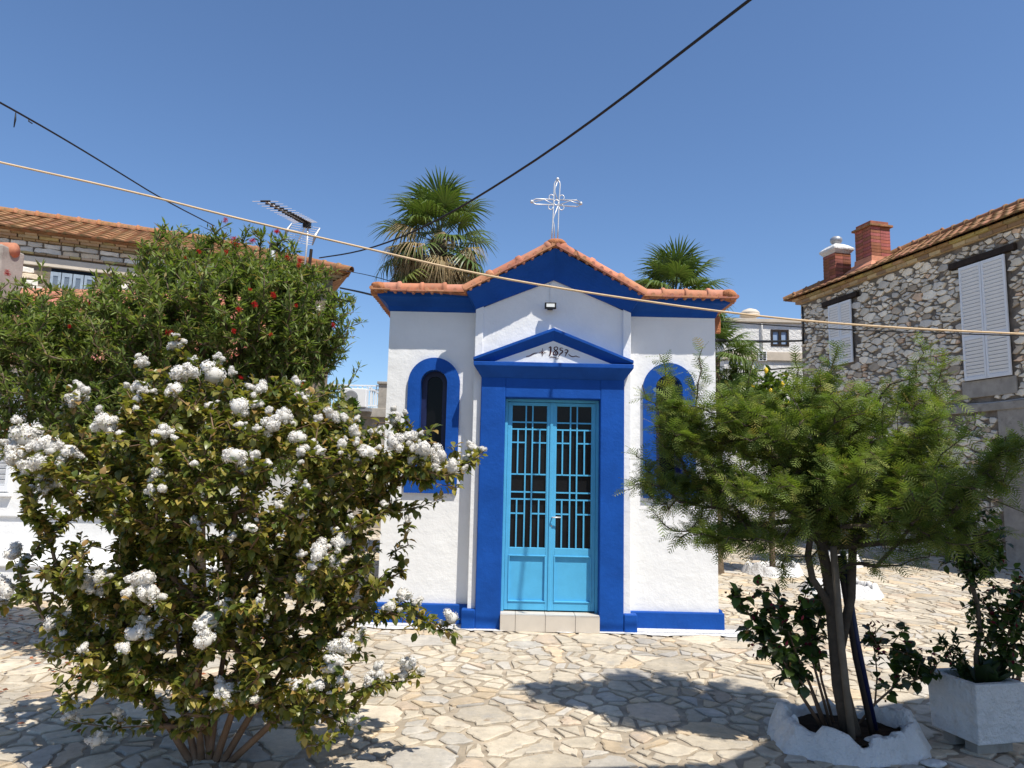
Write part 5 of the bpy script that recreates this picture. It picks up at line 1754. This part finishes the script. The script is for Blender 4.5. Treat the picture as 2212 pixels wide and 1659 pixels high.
for tip in ac_tips:
    d = nrm(tip - ac_ctr + g.normal(size=3) * .18 + np.array([0, 0, .18]))
    L_ = g.uniform(.22, .42)
    k_ = int(g.uniform(7, 12))
    side = nrm(np.cross(d, g.normal(size=3)))
    for i in range(k_):
        f = (i + .5) / k_
        ac_t.append(tip + d * L_ * (f - .75) + side * g.normal() * .05 * (1.15 - f) + g.normal(size=3) * .022)
# loose twigs poking out of the outline
for u, v, Y, du, dv in ((1510, 800, AYc + .1, 2, -25), (1375, 1050, AYc + .1, -12, 6), (1395, 1000, AYc + .1, -10, -12), (1405, 860, AYc + .1, -10, -14), (1440, 810, AYc + .1, -5, -20), (1620, 800, AYc, 3, -22), (1800, 790, AYc, 4, -20), (1985, 790, AYc, 3, -24), (2030, 810, AYc, 6, -16), (1720, 800, AYc, -2, -18), (2180, 960, AYc - .3, 12, -8), (1560, 1180, AYc, -8, 10), (1470, 1150, AYc, -12, 8), (1690, 1220, AYc, 0, 12)):
    for i in range(7):
        ac_t.append(aty(u + du * (i - 4), v + dv * (i - 4), Y) + g.normal(size=3) * .012)
ac_t = np.vstack([np.array(ac_t), blob_points(ac_blobs, 170, g, .3)])
at_ = np.array([2.12, 4.56, .10])
acacia = thing('acacia_tree', tuple(at_), 'feathery green acacia tree with spreading crown in the right foreground', 'tree')
def P3(u, v, Y): return aty(u, v, Y)
tr1 = [P3(1840, 1590, 4.5), P3(1815, 1480, 4.52), P3(1800, 1330, 4.54), P3(1790, 1250, 4.55), P3(1775, 1180, 4.55), P3(1750, 1080, 4.55)]
tr2 = [P3(1800, 1330, 4.54), P3(1840, 1220, 4.5), P3(1860, 1120, 4.45)]
base = [p for p in tr1]
A, par, ends = grow(base, ac_t, g, .13, .32)
V, F, rad = limbs(A, par, ends, .0024, .026, .46, 6)
m = MB()
m.tube([p for p in tr1], [.058, .048, .042, .036, .030, .026], 10)
m.tube([P3(1802, 1345, 4.54), P3(1782, 1290, 4.52), P3(1755, 1250, 4.5), P3(1745, 1200, 4.5), P3(1752, 1150, 4.5)], [.026, .023, .021, .02, .018], 9)
m.tube([P3(1815, 1400, 4.56), P3(1838, 1290, 4.58), P3(1842, 1180, 4.58), P3(1850, 1100, 4.55)], [.03, .028, .025, .02], 9)
m.build('trunk', 'acacia_bark', acacia, True)
link('branches', np_mesh('branches', V, F, 'acacia_bark', None, True), acacia)
# bipinnate leaf: rachis with pairs of narrow pinnae
lv, lf = [], []
def addq(q):
    n = len(lv); lv.extend(q); lf.append((n, n + 1, n + 2, n + 3))
addq([(-.012, 0, 0), (.012, 0, 0), (.008, 1, -.10), (-.008, 1, -.10)])
for i in range(5):
    t = .16 + .82 * i / 4
    L_ = .42 * math.sin(math.pi * (t * .80 + .14)) + .06
    zz = -.10 * t * t
    for s_ in (-1, 1):
        d = np.array([s_ * .80, .60]); nn = np.array([-d[1], d[0]]) * .030
        a_ = np.array([0, t]); b_ = a_ + d * L_
        addq([(a_[0] - nn[0], a_[1] - nn[1], zz), (b_[0] - nn[0] * .6, b_[1] - nn[1] * .6, zz - .05), (b_[0] + nn[0] * .6, b_[1] + nn[1] * .6, zz - .05), (a_[0] + nn[0], a_[1] + nn[1], zz)])
lv, lf = np.array(lv), np.array(lf)
cols = [(.16, .215, .05), (.22, .27, .06), (.29, .31, .085), (.105, .15, .034), (.36, .28, .09)]
V, F, T = twig_leaves(A, par, ends, g, 13, .16, .085, .66, lv, lf, cols, [4, 3, 1.6, 2, .25], .12, .02)
link('crown', np_mesh('crown', V, F, 'leaf_dull', T), acacia)
# stakes tied to the tree
def stake(pts, r, mat, label):
    o = MB().tube(pts, r, 10).build('tree_stake', mat, None, True)
    return tag(o, label, 'stake')
stake([P3(1842, 1608, 4.42), P3(1818, 1400, 4.44), P3(1800, 1180, 4.46)], .021, 'stake_wood', 'weathered wooden stake leaning against the front of the acacia trunk')
stake([P3(1893, 1590, 4.58), P3(1850, 1380, 4.62), P3(1820, 1190, 4.66)], .019, 'blue_metal', 'dark blue metal pole propped behind the acacia trunk')
stake([P3(1886, 1592, 4.50), P3(1848, 1420, 4.56), P3(1812, 1200, 4.60)], .017, 'dark_wood', 'dark wooden stake beside the blue pole at the acacia')
tag(lump('white_stone', tuple(P3(1893, 1600, 4.40) + np.array([0, 0, .0])), (.075, .04, .03), 'whitewash', None, 77, .3), 'small white painted stone lying on the soil at the acacia foot', 'stone')
lump('rim_stone', tuple(P3(1716, 1575, 4.55)), (.035, .04, .10), 'whitewash', ring, 71, .25)
lump('rim_stone', tuple(P3(1938, 1612, 4.37)), (.055, .045, .10), 'whitewash', ring, 72, .35)
lump('rim_stone', tuple(P3(1962, 1625, 4.38)), (.05, .05, .06), 'whitewash', ring, 73, .35)
tag(lump('white_stone', tuple(atz(2010, 1652) + np.array([0.02, 0, .01])), (.075, .05, .02), 'whitewash', None, 75, .3), 'flat white painted stone on the paving beside the acacia ring', 'stone')

# ---- four-o'clock plants at the foot of the acacia and in the planter
HEART = OV * np.array([1.35, 1, 1.0])
def stem_plant(name, base, stems, seed, label, cols, w, per=9, size=.065, back=.35, mat='leaf', tipfl=None, group=None):
    """stems: lists of points"""
    g = np.random.default_rng(seed)
    t = thing(name, tuple(base), label, 'plant', group)
    m = MB()
    A, par, ends = [], [], []
    for st, r0 in stems:
        k0 = len(A)
        P = [np.array(p) for p in st]
        m.tube(P, [r0 * (1 - .6 * i / (len(P) - 1)) for i in range(len(P))], 6)
        for i, p in enumerate(P):
            A.append(p); par.append(k0 + i - 1 if i else -1)
        ends.append(len(A) - 1)
        # side shoots
        for i in range(2, len(P)):
            for _ in range(2):
                d = nrm(g.normal(size=3) + np.array([0, 0, .5])) * g.uniform(.07, .16)
                A.append(P[i] + d); par.append(k0 + i); ends.append(len(A) - 1)
                m.tube([P[i], P[i] + d], [.004, .002], 5)
    m.build('stems', 'myrtle_bark', t, True)
    A, par, ends = np.array(A), np.array(par), np.array(ends)
    V, F, T = twig_leaves(A, par, ends, g, per, back, size, .85, HEART, OVF, cols, w, .05, .03)
    link('leaves', np_mesh('leaves', V, F, mat, T), t)
    if tipfl:
        k = len(ends) * 5
        e = A[ends[g.integers(0, len(ends), k)]] + g.normal(size=(k, 3)) * .03
        X, Y, Z = frames(g.normal(size=(k, 3)))
        V, F, T = scatter(NAR * np.array([3, 1, 1]), NARF, e, X, Y, Z, .035, palette(tipfl, [1] * len(tipfl), k, g))
        tag(link('buds', np_mesh('buds', V, F, 'petal', T), t), kind='stuff')
    return t
D4 = [(.05, .085, .02), (.07, .12, .025), (.03, .05, .015)]
b_ = P3(1775, 1570, 4.60)
st = [([P3(1775, 1570, 4.60), P3(1730, 1500, 4.58), P3(1690, 1420, 4.55), P3(1640, 1350, 4.52), P3(1585, 1290, 4.5)], .012),
      ([P3(1785, 1570, 4.62), P3(1750, 1480, 4.62), P3(1715, 1400, 4.62), P3(1690, 1330, 4.62), P3(1680, 1295, 4.62)], .011),
      ([P3(1795, 1570, 4.64), P3(1770, 1480, 4.66), P3(1745, 1390, 4.66), P3(1730, 1320, 4.66), P3(1735, 1300, 4.66)], .010),
      ([P3(1780, 1570, 4.58), P3(1755, 1500, 4.55), P3(1700, 1440, 4.5), P3(1665, 1390, 4.48), P3(1640, 1330, 4.46)], .009),
      ([P3(1800, 1560, 4.70), P3(1775, 1470, 4.75), P3(1760, 1380, 4.78), P3(1775, 1320, 4.8), P3(1770, 1300, 4.8)], .009)]
stem_plant('leafy_plant', b_, st, 41, 'leafy plant with thin brown stems left of the acacia trunk', D4, [3, 2, 2], 15, .075, .3, 'leaf', [(.15, .02, .04), (.08, .05, .02)])
st = [([P3(1855, 1565, 4.70), P3(1890, 1520, 4.68), P3(1930, 1485, 4.66), P3(1975, 1470, 4.62), P3(2010, 1455, 4.6)], .009),
      ([P3(1890, 1520, 4.68), P3(1895, 1460, 4.68), P3(1890, 1410, 4.7), P3(1880, 1370, 4.72)], .006),
      ([P3(1930, 1485, 4.66), P3(1940, 1450, 4.68), P3(1950, 1420, 4.68), P3(1925, 1395, 4.7)], .006),
      ([P3(1975, 1470, 4.62), P3(1985, 1440, 4.62), P3(1975, 1420, 4.64), P3(1955, 1412, 4.66)], .005)]
stem_plant('leafy_plant', P3(1855, 1565, 4.70), st, 42, 'leafy stems arching right from behind the acacia towards the square planter', D4, [3, 2, 2], 9, .07, .22, 'leaf', [(.10, .05, .02), (.15, .02, .04)])

# ---- white square planter at the right edge
q0 = atz(2115, 1612, .07)[:2]; q1 = atz(2018, 1570, .07)[:2]
e1 = (q1 - q0) / np.linalg.norm(q1 - q0); e2 = np.array([-e1[1] * -1, e1[0] * -1]); e2 = np.array([e1[1], -e1[0]])
SZ = .345
pl = thing('square_planter', (q0[0] + .2, q0[1] + .2, 0), 'square white concrete planter box standing at the right edge', 'planter')
o3 = np.array([q0[0], q0[1], 0]); E1 = np.array([e1[0], e1[1], 0]); E2 = np.array([e2[0], e2[1], 0])
h0, h1 = .07, .415
m = MB()
def sq(a, z): return [o3 + E1 * x + E2 * y + UP * z for x, y in ((a, a), (a, SZ - a), (SZ - a, SZ - a), (SZ - a, a))]
def sq2(a, z): return [o3 + E1 * x + E2 * y + UP * z for x, y in ((-a, -a), (-a, SZ + a), (SZ + a, SZ + a), (SZ + a, -a))]
rings_ = [sq2(0, h0), sq2(.012, h1 - .01), sq2(.012, h1), sq(.035, h1), sq(.035, h1 - .06)]
for r_ in rings_:
    m.v += [tuple(p) for p in r_]; m.c += [(1, 1, 1)] * 4
for i in range(len(rings_) - 1):
    m.f += [(i * 4 + k, i * 4 + (k + 1) % 4, i * 4 + 4 + (k + 1) % 4, i * 4 + 4 + k) for k in range(4)]
m.f.append((0, 1, 2, 3))
m.build('box', 'whitewash', pl, False, .008)
MB().add(sq(.034, h1 - .045), [(0, 1, 2, 3)]).build('soil', 'soil', pl)
MB().fbox(o3, E1, E2, UP, (.05, .04, 0), (.14, .30, h0)).build('foot_brick', 'concrete', pl, False, .004)
MB().fbox(o3, E1, E2, UP, (.21, .04, 0), (.30, .30, h0)).build('foot_brick', 'concrete', pl, False, .004)
ctr = o3 + E1 * .2 + E2 * .2 + UP * (h1 - .05)
# slender climbing shrub in the planter
sp0 = P3(2110, 1482, 4.55)
g = np.random.default_rng(61)
tp = [P3(2112, 1485, 4.58), P3(2108, 1420, 4.57), P3(2118, 1360, 4.57), P3(2110, 1300, 4.56), P3(2092, 1240, 4.55), P3(2085, 1190, 4.55), P3(2095, 1130, 4.55)]
simple_shrub('potted_sapling', tuple(tp[0]), [(2085, 1200, 60, 40, 4.55, .2), (2110, 1150, 60, 70, 4.55, .2), (2130, 1220, 65, 30, 4.5, .15), (2075, 1230, 30, 30, 4.55, .12), (2095, 1300, 28, 50, 4.56, .1), (2115, 1360, 22, 50, 4.57, .08)], 120, 9, .05, D4, [3, 2, 2],
             'slender leafy sapling growing up out of the square white planter', 'sapling', 62, trunk=tp[1:], rbase=.014, tip=.002, back=.15, step=.1, pull=.1, bark='acacia_bark')
# broad succulent leaves and a crinkled plant
su = thing('succulent_plant', tuple(P3(2080, 1490, 4.62)), 'dark crinkled succulent with broad leaves in the left of the planter', 'plant')
tv = np.array([(0, 0, 0), (-.16, .3, .06), (.16, .3, .06), (-.2, .65, .1), (.2, .65, .1), (0, 1, .05), (0, .3, -.02), (0, .65, 0)])
tf = np.array([(0, 6, 1), (0, 2, 6), (1, 6, 7), (1, 7, 3), (6, 2, 4), (6, 4, 7), (3, 7, 5), (7, 4, 5)])
P, Dd, S = [], [], []
for u0, v0, u1, v1, nn in ((2088, 1482, 2030, 1375, 34), (2092, 1482, 2062, 1365, 26)):
    for i in range(nn * 3):
        t = (i + 8) / (nn * 3 + 8)
        c = P3(u0 + (u1 - u0) * t, v0 + (v1 - v0) * t, 4.60)
        P.append(c); Dd.append(nrm(g.normal(size=3) + np.array([0, 0, .5]))); S.append(.055 * (.7 + .5 * g.random()))
for i in range(26):
    a = g.uniform(0, 6.28)
    P.append(P3(2120 + g.uniform(-18, 30), 1482, 4.55)); Dd.append(nrm(np.array([math.cos(a), math.sin(a), g.uniform(.6, 1.8)]))); S.append(g.uniform(.14, .24))
P, Dd, S = np.array(P), np.array(Dd), np.array(S)
X, Y, Z = frames(Dd, up=np.array([[0, 0, 1.0]]))
V, F, T = scatter(tv, tf, P, X, Y, Z, S, palette([(.05, .085, .03), (.07, .11, .045), (.035, .06, .025)], [2, 1, 1], len(P), g))
link('leaves', np_mesh('leaves', V, F, 'leaf', T), su)
st = [([P3(2160, 1490, 4.60), P3(2165, 1440, 4.58), P3(2160, 1390, 4.56), P3(2175, 1330, 4.55), P3(2190, 1275, 4.55)], .008),
      ([P3(2175, 1490, 4.62), P3(2185, 1420, 4.62), P3(2200, 1350, 4.62), P3(2215, 1290, 4.62), P3(2225, 1260, 4.62)], .008),
      ([P3(2190, 1490, 4.58), P3(2205, 1440, 4.56), P3(2220, 1380, 4.55), P3(2235, 1330, 4.55), P3(2240, 1290, 4.55)], .008),
      ([P3(2165, 1490, 4.66), P3(2150, 1430, 4.68), P3(2140, 1380, 4.7), P3(2140, 1340, 4.7), P3(2135, 1310, 4.7)], .007),
      ([P3(2185, 1490, 4.55), P3(2190, 1450, 4.52), P3(2170, 1420, 4.5), P3(2180, 1370, 4.5), P3(2200, 1330, 4.5)], .007),
      ([P3(2200, 1490, 4.7), P3(2210, 1400, 4.75), P3(2190, 1340, 4.75), P3(2205, 1300, 4.75), P3(2200, 1270, 4.75)], .007)]
stem_plant('leafy_plant', P3(2170, 1490, 4.6), st, 43, 'dense leafy plant with dark red buds in the right of the planter', D4, [3, 2, 2], 13, .058, .3, 'leaf', [(.14, .015, .03), (.10, .05, .02)])

# ================================================================== PALMS
def fan(seed, dead=False, R0=1.0, yel=False):
    """fan leaf with folded fingers and drooping tips; petiole along -Y"""
    gg = np.random.default_rng(seed)
    V, F, T = [], [], []
    nf = 34
    span = R(150) if not dead else R(60)
    for i in range(nf):
        a = -span + 2 * span * i / (nf - 1) + gg.normal() * .02
        L = (1.0 - .25 * (abs(a) / span) ** 2) * gg.uniform(.88, 1.06)
        w0 = span / nf * .62
        d = np.array([math.sin(a), math.cos(a), 0]); s_ = np.array([d[1], -d[0], 0])
        col = np.array([(.075, .12, .028), (.095, .15, .035), (.12, .17, .045)][gg.integers(3)]) if not dead else np.array([(.36, .27, .15), (.46, .36, .21), (.24, .17, .09)][gg.integers(3)])
        if yel: col = col * np.array([2.0, 1.55, 1.5])
        droop = gg.uniform(.6, 1.1) * (1.5 if dead else 1)
        base = len(V)
        for t, wd in ((.04, .6), (.35, .9), (.6, .80), (.8, .38), (1.0, .03)):
            z = .10 * t - droop * max(0, t - .45) ** 1.7 * 1.6 + .12 * abs(math.sin(a)) * t
            c = d * t * L + np.array([0, 0, z])
            if t > .6: c = c + gg.normal(size=3) * .012
            ww = w0 * wd * (.25 + 1.2 * t) * .95
            V += [c - s_ * ww + np.array([0, 0, .012 * wd]), c, c + s_ * ww + np.array([0, 0, .012 * wd])]
            yl = max(0, t - .75) * 1.2 if not dead else 0
            cc = col * (1 - yl) + np.array([.22, .20, .07]) * yl
            T += [cc] * 3
        for k in range(4):
            b = base + 3 * k
            F += [(b, b + 1, b + 4, b + 3), (b + 1, b + 2, b + 5, b + 4)]
    V, T = np.array(V), np.array(T)
    # petiole
    n0 = len(V)
    pv = []
    for t in (0, 1):
        y = -1.15 * t; z = -.05 * t
        for q in ((-.02, 0), (.02, 0), (0, -.02)):
            pv.append((q[0] * (1 + t * .6), y, z + q[1]))
    V = np.vstack([V, pv]); T = np.vstack([T, np.tile([[.13, .15, .05]] if not dead else [[.25, .18, .1]], (6, 1))])
    for k in range(3): F.append((n0 + k, n0 + (k + 1) % 3, n0 + 3 + (k + 1) % 3, n0 + 3 + k))
    V = V + np.array([0, 1.15, 0.05])
    return np_mesh('frond' if not dead else 'dead_frond', V, np.array(F), 'palm_leaf' if not dead else 'dead_leaf', T)
fans = [fan(i) for i in range(5)]
fans_y = [fan(i + 20, False, 1.0, True) for i in range(3)]
dfans = [fan(i + 50, True) for i in range(4)]
def palm(loc, ztop, rad, ngreen, ndead, label, seed, lean=0.0, low=0):
    g = np.random.default_rng(seed)
    t = thing('fan_palm', (loc[0], loc[1], 0), label, 'palm tree')
    n = 14
    m = MB()
    pts, rs = [], []
    for i in range(n + 1):
        f = i / n
        pts.append((loc[0] + lean * f, loc[1], f * ztop)); rs.append((.17 if i % 2 else .19) * (1 if f < .9 else .9))
    m.tube(pts, rs, 12).build('trunk', 'palm_bark', t)
    top = Vector((loc[0] + lean, loc[1], ztop))
    def put(mesh, nm, az, el, sc, zoff, twist=0):
        d = Vector((math.cos(az) * math.cos(el), math.sin(az) * math.cos(el), math.sin(el)))
        x = d.cross(Vector((0, 0, 1)))
        x = x.normalized() if x.length > 1e-3 else Vector((1, 0, 0))
        z = x.cross(d).normalized()
        Mx = Matrix((x, d, z)).transposed().to_4x4() @ Matrix.Rotation(twist, 4, 'Y') @ Matrix.Diagonal((sc, sc, sc, 1))
        Mx.translation = top + Vector((0, 0, zoff)) + d * .08
        link(nm, mesh, t, Mx)
    for i in range(ngreen):
        f = i / max(1, ngreen - 1)
        az = i * 2.399963 + g.normal() * .15
        el = R(78) - f * R(118) + g.normal() * .08
        put(fans[i % 5], 'frond', az, el, rad * g.uniform(.85, 1.1) * (1 - .12 * (1 - f)), .1 - f * .25, g.normal() * .25)
    for i in range(ndead):
        az = i * 2.399963 * 1.03 + g.normal() * .2
        el = R(4) - g.random() * R(80)
        put(dfans[i % 4], 'dead_frond', az, el, rad * g.uniform(.6, .95), -.05 - g.random() * .75, g.normal() * .4)
    if low:
        for i in range(low):
            az = i * 2.399963 + .5
            put(fans_y[i % 3], 'frond', az, -R(20) - g.random() * R(35), rad * g.uniform(.8, 1.0), -.55 - g.random() * .25, g.normal() * .3)
    return t
pc = aty(948, 515, 13.0)
palm((pc[0], 13.0), pc[2] - .05, .60, 34, 110, 'tall fan palm with dead hanging fronds behind the left of the chapel roof', 71, 0.0, 16)
pc = aty(1458, 652, 12.0)
palm((pc[0], 12.0), pc[2], .48, 40, 8, 'smaller green fan palm behind the right of the chapel roof', 72)
pc = aty(1535, 775, 12.3)
palm((pc[0], 12.3), pc[2], .46, 34, 8, 'low fan palm whose fronds show past the chapel right wall', 73)

# ================================================================== UNSEEN BLOCKER BEHIND THE CAMERA (added and shaped to cast the shade on the right)
def lift(x, y, z):
    k = z / -LIGHT.z
    return (x - LIGHT.x * k, y - LIGHT.y * k, z)
aw = thing('shade_blocker', (3, -1.5, 0), 'added unseen shade awning on posts behind and right of the viewer', 'blocker')
AZ = 4.1
edge = [lift(0.1, 4.05, AZ), lift(1.25, 4.22, AZ), lift(1.8, 4.72, AZ), lift(2.6, 5.25, AZ), lift(3.3, 5.6, AZ)]
poly = edge + [(7.5, 3.4, AZ), (7.5, -3, AZ), (1.2, -3, AZ)]
MB().prism(poly, (0, 0, .05)).build('blocker_sheet', 'blocker_cloth', aw)
for x_, y_ in ((1.4, -2.8), (7.3, -2.8), (7.3, 2.4)):
    MB().tube([(x_, y_, 0), (x_, y_, AZ)], .05, 10).build('post', 'grey_metal', aw, True)
